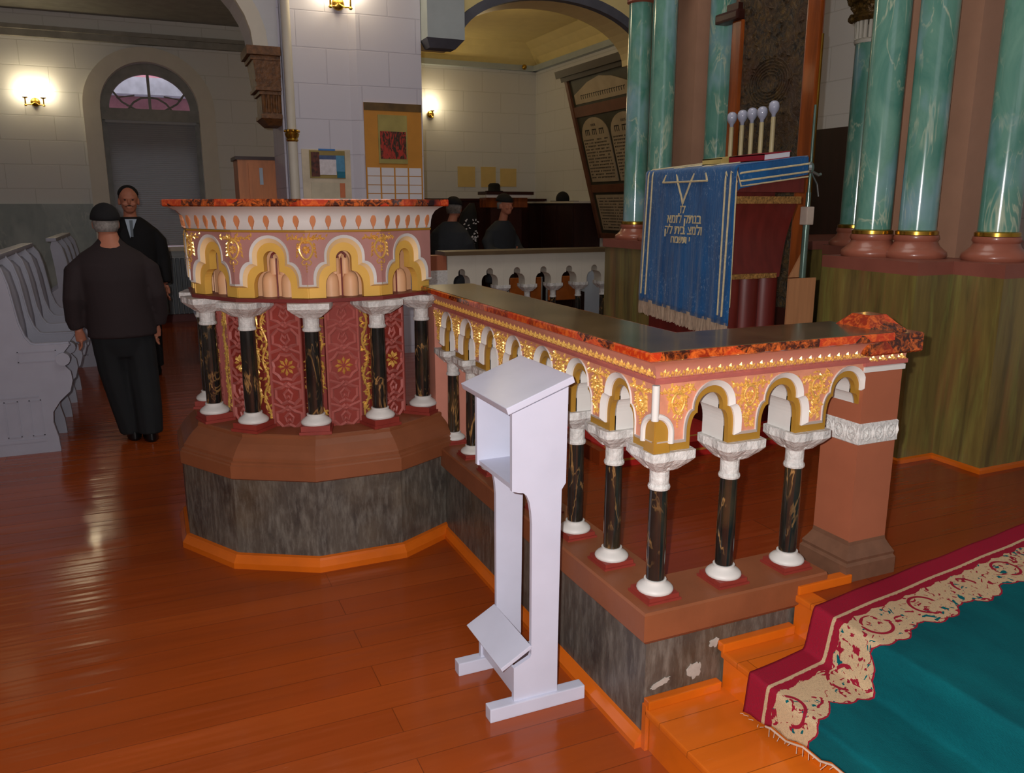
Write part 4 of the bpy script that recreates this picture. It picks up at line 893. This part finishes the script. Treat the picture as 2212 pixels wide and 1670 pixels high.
rr=random.Random(11)
for k in range(6):
    arcl(mp,b,[((.08+.02*k)*math.cos(q),2.3+(.05+.018*k)*math.sin(q)) for q in [2*PI*i/20 for i in range(21)]],.004)
for k in range(90): leaf(b,mp,rr.uniform(-.24,.24),rr.uniform(2.1,3.2),rr.uniform(0,PI),.05,.02,.012)
o_=obj('embossed_figures',b,'tap',t); o_['kind']='stuff'
lamps=[(2.452,2.153,.0),(2.353,2.156,0),(2.265,2.160,0),(2.176,2.158,0),(2.079,2.18,0)]
t=thing('bulb_candelabrum',(2.14,2.26,1.5),'row of five ivory candle tubes with frosted round bulbs before the dark panel','lamp')
b=bm_(); box(b,2.11,2.17,2.03,2.5,1.55,1.60,None,.01); box(b,2.12,2.16,2.24,2.28,.476,1.55); obj('bar',b,'darkwood',t)
for y,z,_ in lamps:
    b=bm_(); lathe(b,2.14,y,[(.0135,1.6),(.0135,z-.085)],14); cn=obj('candle_tube',b,'candle',t,auto=40)
    b=bm_(); lathe(b,2.14,y,[(.011,z-.085),(.012,z-.07),(.02,z-.06),(.028,z-.046),(.031,z-.028),(.028,z-.010),(.018,z+.001),(.006,z+.005)],18); obj('round_bulb',b,'bulb',cn,smooth=True)
# ------------------------------------------------------------ reading desk
DX0,DX1,DY0,DY1=1.38,1.80,1.43,2.16
t=thing('reading_desk',(1.6,1.8,.476),'tall reading desk with dark red panels and gilt braid, covered by the blue cloth','desk')
b=bm_(); zt0=1.775; zt1=1.825
P=[(DX0,.476),(DX1,.476),(DX1,zt1),(DX0,zt0)]
def slab(b,x0,x1,y0,y1,z0,za,zb): poly(b,[(x0,y0,z0),(x1,y0,z0),(x1,y1,z0),(x0,y1,z0)],[(x0,y0,za),(x1,y0,zb),(x1,y1,zb),(x0,y1,za)])
slab(b,DX0,DX1,DY0,DY1,1.66,zt0,zt1); obj('desk_top',b,'burg',t)
b=bm_()   # curved apron, concave side panel
n=10
for (z0_,z1_,ins) in ((1.24,1.63,.05),):
    A=[]; 
    for i in range(n+1): q=i/n; A.append((z0_+(z1_-z0_)*q,ins*math.sin(PI*q)*.9))
    P0=[(DX0+.0,DY0+.03+a,z) for z,a in A]; P1=[(DX1-.0-.09*(1-(z-z0_)/(z1_-z0_))**2,DY0+.03+a,z) for z,a in A]
    pts=P0+P1[::-1]
    va=[b.verts.new(p) for p in P0]; vb=[b.verts.new(p) for p in P1]
    for i in range(n): b.faces.new((va[i],vb[i],vb[i+1],va[i+1]))
box(b,DX0+.02,DX1-.1,DY0+.09,DY1-.02,1.24,1.66)
obj('curved_side_panel',b,'burg',t,auto=60)
MT['braid']=M('gilt_braid',c(176,130,70),.5,metal=.3,var=.3,scale=80,bump=.6,bscale=90)
b=bm_(); box(b,DX0,DX1,DY0+.01,DY0+.03,1.605,1.64); obj('gilt_braid',b,'braid',t)
b=bm_(); box(b,DX0,DX1-.13,DY0+.005,DY0+.03,1.238,1.262); obj('gilt_braid',b,'braid',t)
b=bm_()
for x,r in ((DX0+.05,.07),(DX0+.17,.07),(DX0+.29,.07)): lathe(b,x,DY0+.1,[(r,.476),(r,1.24)],20)
box(b,DX0,DX1-.1,DY0+.1,DY1-.02,.476,1.24); obj('lower_drum',b,'burg',t,auto=50)
b=bm_(); box(b,1.71,1.885,1.385,1.397,.476,1.235); tag(obj('loose_board',b,'wood2'),'plain tan plywood board leaning against the right side of the reading desk','board')
b=bm_(); poly(b,[(1.76,1.44,1.235),(1.85,1.44,1.235),(1.84,1.44,1.37)],[(1.76,1.45,1.235),(1.85,1.45,1.235),(1.84,1.45,1.37)]); obj('corner_bracket',b,'wood2',t)
# microphone stand
t=thing('microphone_stand',(1.845,1.43,.476),'slim grey-green pole with clamps at the right side of the reading desk','stand')
b=bm_(); lathe(b,1.835,1.43,[(.017,.476),(.017,1.5),(.012,1.5),(.012,1.66),(.008,1.66),(.006,2.08)],14); lathe(b,1.835,1.43,[(.03,.476),(.03,.49),(.02,.5)],24); obj('pole',b,'greenpole',t,auto=40)
b=bm_(); box(b,1.812,1.858,1.405,1.455,1.50,1.59,None,.006); obj('clamp_block',b,M('beige_plastic',c(180,164,150),.5),t)
b=bm_(); tube(b,[(1.82,1.43,1.80),(1.85,1.43,1.76),(1.89,1.43,1.745),(1.905,1.43,1.75)],.008,8); ball(b,(1.83,1.43,1.78),(.022,.022,.03),10,8); tube(b,[(1.84,1.43,1.76),(1.885,1.43,1.70),(1.90,1.43,1.64)],.004,6); obj('holder_arm',b,'metal',t)
# blue cloth
cl=thing('blue_velvet_cloth',(1.35,1.8,1.05),'blue velvet cloth with cream stripes, star and lettering draped over the reading desk','cloth')
b=bm_(); Y0,Y1=1.405,2.19; NY=46
prof=[]   # (x,z) from the top back edge to the bottom of the hang
for i in range(9): q=i/8; prof.append((DX1-.01-(DX1-.01-DX0)*q, zt1+.006-(zt1-zt0)*q))
for i in range(1,5): a=PI/2*i/4; prof.append((DX0-.018*math.sin(a),zt0+.006-.018*(1-math.cos(a))))
for i in range(1,25): prof.append((DX0-.018,zt0-.012-.70*i/24))
nf=13
rows=[]
for i,(x,z) in enumerate(prof):
    row=[]
    for j in range(NY+1):
        y=Y0+(Y1-Y0)*j/NY; k=max(0,(i-nf))/24
        w=k*(.010*math.sin(y*34)+.006*math.sin(y*71+2)); yy=y+(.0 if i<nf else k*.02*(j/NY-.5))
        sag=-.05*k*(1-j/NY)*1.0 if i>nf else 0
        row.append(b.verts.new((x-abs(w)*.8-k*.01,yy,z+sag+(.0))))
    rows.append(row)
for A,B in zip(rows,rows[1:]):
    for j in range(NY): f=b.faces.new((A[j],A[j+1],B[j+1],B[j])); f.smooth=True
fl=[[b.verts.new((x,Y0-.004-.004*q,z-(.085+.02*(i/8) if q else 0)*1)) for q in (0,1)] for i,(x,z) in enumerate(prof[:11])]
for A,B in zip(fl,fl[1:]): b.faces.new((A[0],A[1],B[1],B[0]))
v=obj('velvet',b,'velvet',cl); m_=v.modifiers.new('s','SOLIDIFY'); m_.thickness=.006; m_.offset=1
def cx_(y,z):   # front surface x of the hanging part
    k=max(0,min(1,(zt0-.012-z)/.70)); return DX0-.018-k*.01-.8*abs(k*(.010*math.sin(y*34)+.006*math.sin(y*71+2)))-.007
def hang_line(b,pts,r): tube(b,[(cx_(y,z)-.001,y,z) for y,z in pts],(r),6)
# braids following the two side edges over the top and down
b=bm_()
for off,r in ((.035,.005),(.075,.005)):
    for yb in (Y0+off,Y1-off):
        P=([(x,Y0-.012,z-off*.95) for x,z in prof[:9]]+[(DX0-.012,yb-.02,zt0-.01-off*.8)] if yb==Y0+off else [(x,yb,z+.007) for x,z in prof[:9]]+[(DX0-.02,yb,zt0-.004)])+[(cx_(yb,zt0-.02-.65*i/20)-.001,yb+(.02*i/20*((yb-Y0)/(Y1-Y0)-.5)),zt0-.02-.65*i/20-.05*(i/20)*(1-(yb-Y0)/(Y1-Y0))) for i in range(21)]
        tube(b,P,r,6)
tube(b,[(DX0-.028-.0,y,1.082-.05*(1-(y-Y0)/(Y1-Y0))) for y in [Y0+.01+(Y1-Y0-.02)*i/20 for i in range(21)]],.006,6)
tube(b,[(x,Y0-.011,z-.095) for x,z in prof[:9]]+[(DX0-.022,Y0-.003,zt0-.02-.65*i/10) for i in range(11)],.004,6)
obj('cream_braid',b,'ivory',cl)
# star: lower half on the front, upper half on the sloping top
yc=1.815
b=bm_()
def onsurf(y,s):  # s distance from the front top edge: >0 down the front, <0 back over the top
    if s>=0: return (cx_(y,zt0-.012-s)-.002 if s>.02 else DX0-.022,y,zt0-.004-s)
    q=-s/(DX1-DX0); return (DX0-s,y,zt0+.012+(zt1-zt0)*q)
def seg(a,b_,n=10): return [onsurf(a[0]+(b_[0]-a[0])*i/n,a[1]+(b_[1]-a[1])*i/n) for i in range(n+1)]
R_=.215; tri=[(yc,.165),(yc+R_*.88,-.2),(yc-R_*.88,-.2)]; tri2=[(yc,-.31),(yc+R_*.9,.055),(yc-R_*.9,.055)]
for T3 in (tri,tri2):
    for i in range(3): tube(b,seg(T3[i],T3[(i+1)%3]),.0055,6)
obj('embroidered_star',b,'ivory',cl)
# fringe
b=bm_(); rr=random.Random(8)
for k in range(150):
    y=Y0-.005+(Y1-Y0+.01)*k/149; zt=1.078-.05*(1-(y-Y0)/(Y1-Y0)); x=DX0-.03-.008*math.sin(y*34)**2
    tube(b,[(x,y,zt),(x-.003*rr.random(),y+rr.uniform(-.003,.003),zt-.045),(x-.002,y+rr.uniform(-.005,.005),zt-.08-rr.uniform(0,.012))],[.0035,.004,.0028],5)
fr_=obj('fringe',b,'fringe',cl); fr_['kind']='stuff'
# lettering (right-to-left words are written in reversed order)
def letters(txt,yc_,zc_,size):
    cu=bpy.data.curves.new('lettering','FONT'); cu.body=txt; cu.size=size; cu.align_x='CENTER'; cu.align_y='CENTER'; cu.extrude=.0012; cu.offset=.0008
    o=bpy.data.objects.new('embroidered_lettering',cu); COL.objects.link(o)
    dg=bpy.context.evaluated_depsgraph_get(); me=bpy.data.meshes.new_from_object(o.evaluated_get(dg)); bpy.data.objects.remove(o)
    R=Matrix(((0,0,-1,0),(-1,0,0,0),(0,1,0,0),(0,0,0,1)))
    for v in me.vertices:
        q=R@v.co; y=yc_+q.y; z=zc_+q.z; v.co=Vector((cx_(y,z)-.003+q.x,y,z))-wl(cl)
    me.materials.append(MT['ivory']); o=bpy.data.objects.new('embroidered_lettering',me); COL.objects.link(o); o.parent=cl
for txt,zc,s,yy in ((u'\u05d6\u05dc',1.575,.062,1.812),(u'\u05d0\u05de\u05d6\u05dc \u05e7\u05ea\u05e0\u05d1',1.525,.066,1.80),(u'\u05e7\u05dc \u05ea\u05d9\u05d1 \u05e6\u05de\u05dc\u05d5',1.468,.066,1.80),(u'\u05d7\u05de\u05e9\u05ea \u05d9',1.418,.055,1.82)): letters(txt,yy,zc,s)
# books
def book(x,y0,y1,z,h,w,mat,lb):
    t=thing('prayer_book',(x,(y0+y1)/2,z),lb,'book'); sl=(zt1-zt0)/(DX1-DX0)
    b=bm_(); 
    def sb(b,xa,xb,ya,yb,za,zb): poly(b,[(xa,ya,za+sl*(xa-x)),(xb,ya,za+sl*(xb-x)),(xb,yb,za+sl*(xb-x)),(xa,yb,za+sl*(xa-x))],[(xa,ya,zb+sl*(xa-x)),(xb,ya,zb+sl*(xb-x)),(xb,yb,zb+sl*(xb-x)),(xa,yb,zb+sl*(xa-x))])
    sb(b,x,x+w,y0,y1,z,z+.005); sb(b,x,x+w,y0,y1,z+h-.005,z+h); sb(b,x,x+.006,y0,y1,z,z+h); obj('cover',b,mat,t)
    b=bm_(); sb(b,x+.006,x+w-.004,y0+.004,y1-.004,z+.005,z+h-.005); obj('pages',b,'paper' if mat=='redbook' else 'yelbook',t)
book(1.52,1.735,1.895,1.803,.032,.16,'yelbook','straw-yellow book lying on the blue cloth, left of the red book')
book(1.56,1.46,1.725,1.808,.034,.17,'redbook','dark red book lying on the blue cloth beside the yellow book')
# ------------------------------------------------------------ pews
def pew(name,loc,label,ys,mir=1,rail=True):
    X0,Y0_=loc[0],loc[1]; t=thing(name,loc,label,'pew')
    fx=lambda x:X0+mir*x
    # plate profile, x measured outward from the back line, z up (front scroll at +x)
    pr=[(-.42,0),(.13,0),(.125,.1),(.105,.2),(.112,.27),(.16,.34),(.225,.40),(.245,.47),(.24,.53),(.215,.565),(.195,.60),(.20,.645),(.225,.675),(.245,.70),(.245,.715),(.06,.715),(.03,.725),(.0,.77),(-.025,.86),(-.04,.98),(-.055,1.1),(-.08,1.2),(-.115,1.25),(-.15,1.26),(-.17,1.2),(-.15,1.0),(-.14,.8),(-.42,.62)]
    for i,y in enumerate(ys):
        P=pr if i else [(x if x>-.3 else -.42,z) for x,z in pr]
        b=bm_(); poly(b,[(fx(x),y-.02,z) for x,z in P],[(fx(x),y+.02,z) for x,z in P]); pl=obj('end_panel' if i==0 else 'divider',b,'pew',t,auto=30)
        b=bm_(); T=Matrix.Translation((fx(.205),y,.622)); 
        tube(b,[(fx(.205),y-.045,.618),(fx(.205),y+.045,.618)],.042,14); obj('scroll_knob',b,'pew',pl,auto=40)
        b=bm_(); tube(b,[(fx(x),y,z+.004) for x,z in pr[13:24]],.011,6); obj('moulded_edge',b,'pew',pl,auto=60)
        if i==0:
            b=bm_()
            for a0,a1,c0,c1 in ((-.36,.06,.08,.1),(-.36,.04,.38,.385)): box(b,min(fx(a0),fx(a1)),max(fx(a0),fx(a1)),y-.024,y-.02,c0,c1)
            for a0,a1,c0,c1 in ((-.02,.05,.12,.36),(-.16,-.08,.12,.36),(-.32,-.22,.12,.36),(-.05,.17,.61,.68)):
                for (p,q,u,w) in ((a0,a1,c0,c0+.006),(a0,a1,c1-.006,c1),(a0,a0+.006,c0,c1),(a1-.006,a1,c0,c1)): box(b,min(fx(p),fx(q)),max(fx(p),fx(q)),y-.024,y-.02,u,w)
            obj('panel_moulding',b,'pew',pl)
    ya,yb=ys[0],ys[-1]
    b=bm_(); box(b,min(fx(-.1),fx(.2)),max(fx(-.1),fx(.2)),ya+.02,yb-.02,.42,.45); obj('seat',b,'pew',t)
    for a,c_ in zip(ys,ys[1:]):
        b=bm_(); P=[(-.045,.45),(-.05,.8),(-.07,1.0),(-.10,1.15),(-.14,1.2)]; n=12
        rows=[]
        for i in range(n+1):
            q=i/n; dep=.05*math.sin(PI*q); rows.append([b.verts.new((fx(x-dep),a+.02+(c_-a-.04)*q,z)) for x,z in P])
        for A,B in zip(rows,rows[1:]):
            for k in range(4): f=b.faces.new((A[k],B[k],B[k+1],A[k+1])); f.smooth=True
        o=obj('backrest',b,'pew',t); m_=o.modifiers.new('s','SOLIDIFY'); m_.thickness=.02; m_.offset=0
    b=bm_(); box(b,min(fx(-.20),fx(-.11)),max(fx(-.20),fx(-.11)),ya-.03,yb+.03,1.25,1.285,None,.01); obj('top_rail',b,'pew',t)
    b=bm_(); box(b,min(fx(-.02),fx(.0)),max(fx(-.02),fx(.0)),ya+.02,yb-.02,0,.42); obj('seat_front',b,'pew',t)
    return t
pew('pew',(-2.01,4.16,0),'nearest grey-lilac pew with scrolled end panel, cut by the left edge of the photo',[4.16,4.65,5.14,5.65,6.17])
pew('pew',(-1.93,7.3,0),'grey-lilac pew farther back along the left aisle, beyond the nearer pew',[7.3,7.85,8.4,8.95])
pew('pew',(-.60,6.7,0),'pale pew glimpsed between the men and the rotunda pulpit, right of the aisle',[6.7,7.2,7.7],-1)
# ------------------------------------------------------------ people
def remesh(o,vs):
    m=o.modifiers.new('r','REMESH'); m.mode='VOXEL'; m.voxel_size=vs; m.use_smooth_shade=True
    s_=o.modifiers.new('s','SMOOTH'); s_.factor=.5; s_.iterations=4
    dg=bpy.context.evaluated_depsgraph_get(); me=bpy.data.meshes.new_from_object(o.evaluated_get(dg)); o.modifiers.clear(); o.data=me
    for p in me.polygons: p.use_smooth=True
    return o
def loft(b,T,rings,n=20):   # rings: (z,cx,cy,rx,ry)
    rs=[]
    for z,cx,cy,rx,ry in rings: rs.append([b.verts.new(T(cx+rx*math.cos(2*PI*i/n),cy+ry*math.sin(2*PI*i/n),z)) for i in range(n)])
    for A,B in zip(rs,rs[1:]):
        for i in range(n): j=(i+1)%n; b.faces.new((A[i],A[j],B[j],B[i]))
    b.faces.new(rs[0][::-1]); b.faces.new(rs[-1])
def tb2(b,T,pts,rs): tube(b,[T(*p) for p in pts],rs,10)
def hand(b,T,w,dirv,side):  # w wrist, dirv local direction of fingers, side=+1 right hand
    d=Vector(dirv).normalized(); w=Vector(w); lat=Vector((0,1,0)) if abs(d.y)<.7 else Vector((1,0,0)); lat=(lat-d*lat.dot(d)).normalized(); nrm=d.cross(lat)
    pts=[w,w+d*.04,w+d*.085]; tube(b,[T(*p) for p in pts],[(.024,.018),(.034,.018),(.036,.016)],10)
    for k,(l,o_) in enumerate(((.070,-.027),(.082,-.009),(.077,.009),(.062,.026))):
        p=w+d*.078+lat*o_; q=p+d*l*.5+nrm*.006*side; e=q+d*l*.38+nrm*.02*side; tube(b,[T(*p),T(*q),T(*e)],[.0095,.009,.0078],8)
    p=w+d*.03+lat*.026; tube(b,[T(*p),T(*(p+lat*.026+d*.022)),T(*(p+lat*.036+d*.052))],[.011,.0105,.008],8)
def head(b,T,c_,tilt=(0,0),s=1):   # c_ centre of the skull, face toward +y local
    x,y,z=c_
    def E(dx,dy,dz,rx,ry,rz):
        q=bm_(); ball(q,(0,0,0),(rx*s,ry*s,rz*s),16,12)
        for v in q.verts: v.co=T(x+dx*s+v.co.x,y+dy*s+v.co.y,z+dz*s+v.co.z)
        me=bpy.data.meshes.new('t'); q.to_mesh(me); q.free(); b.from_mesh(me); bpy.data.meshes.remove(me)
    E(0,0,.02,.078,.098,.095); E(0,.018,-.045,.064,.078,.075); E(0,.05,-.09,.04,.04,.03); E(0,.097,-.02,.012,.022,.026); E(0,.08,.012,.05,.02,.014)
    E(-.035,.078,-.038,.022,.018,.02); E(.035,.078,-.038,.022,.018,.02); E(0,.09,-.068,.025,.012,.008); E(0,.086,-.08,.022,.012,.008)
    for sx in (-1,1): E(sx*.08,-.005,-.02,.010,.022,.034)
def person(label,loc,hd,build,group=None):
    t=thing('person',loc,label,'person',group); f=Vector((math.sin(hd),math.cos(hd),0)); r_=Vector((math.cos(hd),-math.sin(hd),0)); L=Vector(loc)
    T=lambda x,y,z: L+r_*x+f*y+Vector((0,0,z)); build(t,T); return t
def capmesh(t,T,c_,r,h,mat,name,lo=0.0,tilt=0):
    b=bm_(); n=20; rs=[]
    for i in range(7):
        a=PI/2*i/6.2; rs.append([b.verts.new(T(c_[0]+r[0]*math.cos(a)*math.cos(2*PI*j/n),c_[1]+r[1]*math.cos(a)*math.sin(2*PI*j/n)+0,c_[2]+h*math.sin(a)+tilt*r[1]*math.cos(a)*math.sin(2*PI*j/n))) for j in range(n)])
    for A,B in zip(rs,rs[1:]):
        for i in range(n): j=(i+1)%n; b.faces.new((A[i],A[j],B[j],B[i]))
    b.faces.new(rs[0][::-1]); b.faces.new(rs[-1]); return obj(name,b,mat,t,smooth=True)
def shoe(t,T,x,y):
    b=bm_(); loft(b,T,[(0,x,y+.05,.048,.135),(.02,x,y+.05,.05,.138),(.05,x,y+.035,.046,.115),(.085,x,y-.02,.04,.06),(.11,x,y-.03,.038,.045)],16); obj('shoe',b,'shoe',t,smooth=True)
def man_back(t,T):
    # stooping elderly man seen from behind, weight on the right foot
    b=bm_(); loft(b,T,[(.80,0,0,.15,.11),(1.0,0,0,.16,.11),(1.2,0,.02,.17,.12),(1.29,0,.05,.14,.10),(1.36,0,.07,.07,.07),(1.44,-.005,.10,.052,.052)]); 
    LL=[(-.07,.0,.78),(-.055,.03,.5),(-.015,.05,.25),(.02,.06,.05)]; RL=[(.10,0,.78),(.12,0,.5),(.13,-.03,.25),(.13,-.04,.05)]
    for P in (LL,RL): tb2(b,T,P,[.07,.055,.045,.04])
    for sx in (-1,1): tb2(b,T,[(sx*.17,.03,1.22),(sx*.225,-.01,1.02),(sx*.24,.03,.80)],[.05,.04,.028])
    head(b,T,(-.01,.12,1.49),s=.94); hand(b,T,(-.24,.035,.79),(.1,.35,-1),-1); hand(b,T,(.235,.035,.79),(-.1,.35,-1),1)
    remesh(obj('body',b,'skin',t),.007)
    b=bm_(); loft(b,T,[(.735,.02,-.01,.215,.15),(.80,.02,-.01,.21,.15),(.95,.01,-.01,.20,.15),(1.12,0,0,.21,.155),(1.22,0,.03,.225,.145),(1.285,0,.055,.19,.12),(1.335,0,.075,.11,.088),(1.375,0,.085,.07,.068),(1.395,0,.09,.062,.062)],28)
    for sx in (-1,1): tb2(b,T,[(sx*.15,.04,1.225),(sx*.215,.02,1.17),(sx*.25,-.02,1.0),(sx*.258,.02,.86),(sx*.245,.03,.80)],[.07,.078,.066,.058,.052])
    o=obj('jacket',b,'jacket',t); remesh(o,.012)
    b=bm_(); loft(b,T,[(.6,.03,0,.13,.10),(.7,.02,0,.175,.13),(.85,.01,0,.17,.13)]); 
    tb2(b,T,LL,[.115,.1,.09,.082]); tb2(b,T,RL,[.115,.1,.09,.082])
    remesh(obj('trousers',b,'trouser',t),.012)
    shoe(t,T,.03,.06); shoe(t,T,.13,-.03)
    b=bm_(); loft(b,T,[(1.425,-.01,.085,.066,.068),(1.46,-.01,.105,.08,.09),(1.50,-.01,.112,.081,.095),(1.53,-.01,.115,.08,.096)],20); obj('white_hair',b,'hair_grey',t,smooth=True)
    capmesh(t,T,(-.01,.115,1.505),(.093,.106),.108,'black','skullcap',tilt=.1)
def man_front(t,T):
    b=bm_(); loft(b,T,[(.85,0,0,.15,.11),(1.1,0,0,.16,.11),(1.35,0,0,.16,.10),(1.43,0,0,.10,.08),(1.5,0,.01,.056,.056),(1.58,0,.015,.052,.055)])
    for sx in (-1,1): tb2(b,T,[(sx*.09,0,.9),(sx*.09,.02,.5),(sx*.09,0,.1)],[.07,.05,.04]); tb2(b,T,[(sx*.14,0,1.32),(sx*.215,-.01,1.12),(sx*.245,.05,.86)],[.045,.04,.028])
    head(b,T,(0,.02,1.645),s=1.03)
    for sx in (-1,1): hand(b,T,(sx*.25,.06,.85),(0,.3,-1),sx)
    remesh(obj('body',b,'skin',t),.006)
    for sx in (-1,1):
        b=bm_(); ball(b,(0,0,0),(.010,.006,.006),8,6)
        for v in b.verts: v.co=T(v.co.x+sx*.032,v.co.y+.112,v.co.z+1.642)
        obj('eye',b,'ink',t,smooth=True)
    b=bm_(); tb2(b,T,[(-.032,.102,1.582),(0,.114,1.592),(.032,.102,1.582)],[.006,.011,.006]); obj('moustache',b,'moust',t,smooth=True)
    b=bm_(); loft(b,T,[(1.60,0,-.03,.08,.075),(1.65,0,-.02,.087,.09),(1.69,0,-.01,.086,.096),(1.715,0,-.005,.08,.095)],20); obj('dark_hair',b,'hair_dark',t,smooth=True)
    capmesh(t,T,(0,-.005,1.69),(.09,.1),.088,'black','skullcap')
    b=bm_(); loft(b,T,[(.62,0,-.01,.22,.15),(.8,0,-.01,.215,.15),(1.05,0,0,.20,.14),(1.25,0,0,.22,.145),(1.38,0,0,.215,.13),(1.45,0,0,.14,.1),(1.49,0,0,.085,.08)],28)
    for sx in (-1,1): tb2(b,T,[(sx*.16,0,1.345),(sx*.225,-.01,1.26),(sx*.25,-.01,1.1),(sx*.25,.05,.87)],[.07,.076,.066,.055])
    remesh(obj('coat',b,'black',t),.012)
    b=bm_(); pts=[(-.05,.118,1.47),(.05,.118,1.47),(.02,.148,1.30)]; poly(b,[T(*p) for p in pts],[T(p[0],p[1]+.012,p[2]) for p in pts]); sh_=obj('shirt_front',b,'blue_w',t)
    b=bm_(); poly(b,[T(-.014,.133,1.46),T(.014,.133,1.46),T(.012,.164,1.31),T(-.008,.164,1.31)],[T(-.014,.14,1.46),T(.014,.14,1.46),T(.012,.17,1.31),T(-.008,.17,1.31)]); obj('necktie',b,'radiator',t)
    b=bm_(); loft(b,T,[(.75,0,0,.17,.12),(.88,0,0,.18,.13)])
    for sx in (-1,1): tb2(b,T,[(sx*.09,0,.8),(sx*.095,.02,.5),(sx*.095,0,.07)],[.105,.09,.075])
    remesh(obj('trousers',b,'black',t),.012); shoe(t,T,-.095,.0); shoe(t,T,.095,.0)
def man_bowed(headoff,face):
    def f(t,T):
        hx,hy,hz=headoff
        b=bm_(); loft(b,T,[(.85,0,0,.14,.1),(1.1,0,0,.16,.11),(1.26,0,.02,.15,.10),(1.34,0,.05,.08,.07)])
        tb2(b,T,[(0,.04,1.32),(hx*.6,hy*.6,1.42),(hx,hy,hz-.06)],[.06,.055,.05]); head(b,T,headoff)
        for sx in (-1,1): tb2(b,T,[(sx*.08,0,.9),(sx*.09,.02,.5),(sx*.09,0,.08)],[.07,.05,.04]); tb2(b,T,[(sx*.13,.02,1.22),(sx*.21,.05,1.08),(sx*.16,.26,1.02)],[.045,.04,.028]); hand(b,T,(sx*.16,.26,1.02),(-.2*sx,1,-.1),sx)
        remesh(obj('body',b,'skin',t),.008)
        b=bm_(); loft(b,T,[(.65,0,0,.21,.15),(.9,0,0,.21,.15),(1.15,0,0,.23,.15),(1.29,0,.02,.225,.13),(1.36,0,.04,.15,.1),(1.41,0,.05,.085,.08)],28)
        for sx in (-1,1): tb2(b,T,[(sx*.16,.02,1.24),(sx*.22,.02,1.16),(sx*.24,.08,1.05),(sx*.17,.24,1.02)],[.075,.078,.068,.055])
        remesh(obj('jacket',b,'greyc',t),.014)
        b=bm_(); loft(b,T,[(.6,0,0,.16,.12),(.85,0,0,.17,.12)])
        for sx in (-1,1): tb2(b,T,[(sx*.09,0,.75),(sx*.095,.02,.45),(sx*.095,0,.07)],[.1,.09,.075])
        remesh(obj('trousers',b,'black',t),.016); shoe(t,T,-.095,0); shoe(t,T,.095,0)
        if face: 
            b=bm_(); loft(b,T,[(hz-.05,hx,hy-.035,.08,.07),(hz,hx,hy-.03,.087,.08),(hz+.03,hx,hy-.02,.085,.085)],18); obj('grey_hair',b,'hair_grey',t,smooth=True)
        else:
            b=bm_(); loft(b,T,[(hz-.06,hx,hy-.02,.082,.08),(hz,hx,hy-.01,.09,.1),(hz+.05,hx,hy,.088,.1)],18); obj('grey_hair',b,'hair_grey',t,smooth=True)
        capmesh(t,T,(hx,hy-.012,hz+.035),(.098,.115),.1,'black','cap',tilt=-.1)
    return f
person('person in dark brown jacket and black skullcap walking away down the aisle, seen from behind',(-1.46,4.22,0),rad(-4),man_back)
person('person with moustache, black coat and skullcap facing the camera beyond the walking man',(-1.36,6.7,0),rad(178),man_front)
person('person in grey jacket and black cap, nearest right of the pulpit top, seen from behind',(1.96,7.2,0),rad(40),man_bowed((.02,.12,1.56),False))
person('person in dark jacket with face visible, second from the pulpit beyond far balustrade',(2.76,7.6,0),rad(160),man_bowed((0,.1,1.60),True))
b=bm_(); 
t=thing('speckled_bag',(2.36,7.9,0),'black bag speckled with small white marks between the two persons beyond the balustrade','bag')
loft(b,lambda x,y,z:Vector((2.47+x,8.0+y,z)),[(0,0,0,.16,.1),(.6,0,0,.17,.12),(1.2,0,0,.15,.1),(1.5,.04,0,.1,.08),(1.62,.08,0,.03,.04)],18); obj('bag_body',b,'black',t,smooth=True)
b=bm_(); rr=random.Random(6)
for k in range(44):
    a=rr.uniform(-2.6,-.6); z=rr.uniform(1.12,1.42); box(b,-.006,.006,-.004,.004,-.012,.012,Matrix.Translation((2.47+.165*math.cos(a),8.0+.125*math.sin(a),z))@Matrix.Rotation(rr.uniform(0,3),4,'Y'))
w_=obj('white_marks',b,'paper',t); w_['kind']='stuff'
t=thing('hat_on_shelf',(3.5,9.3,1.785),'black hat resting on the left end of the reading shelf before the papers','hat')
b=bm_(); lathe(b,3.48,9.5,[(.13,1.787),(.135,1.795),(.09,1.80),(.088,1.88),(.06,1.905),(.01,1.91)],20); obj('crown',b,'black',t,smooth=True)
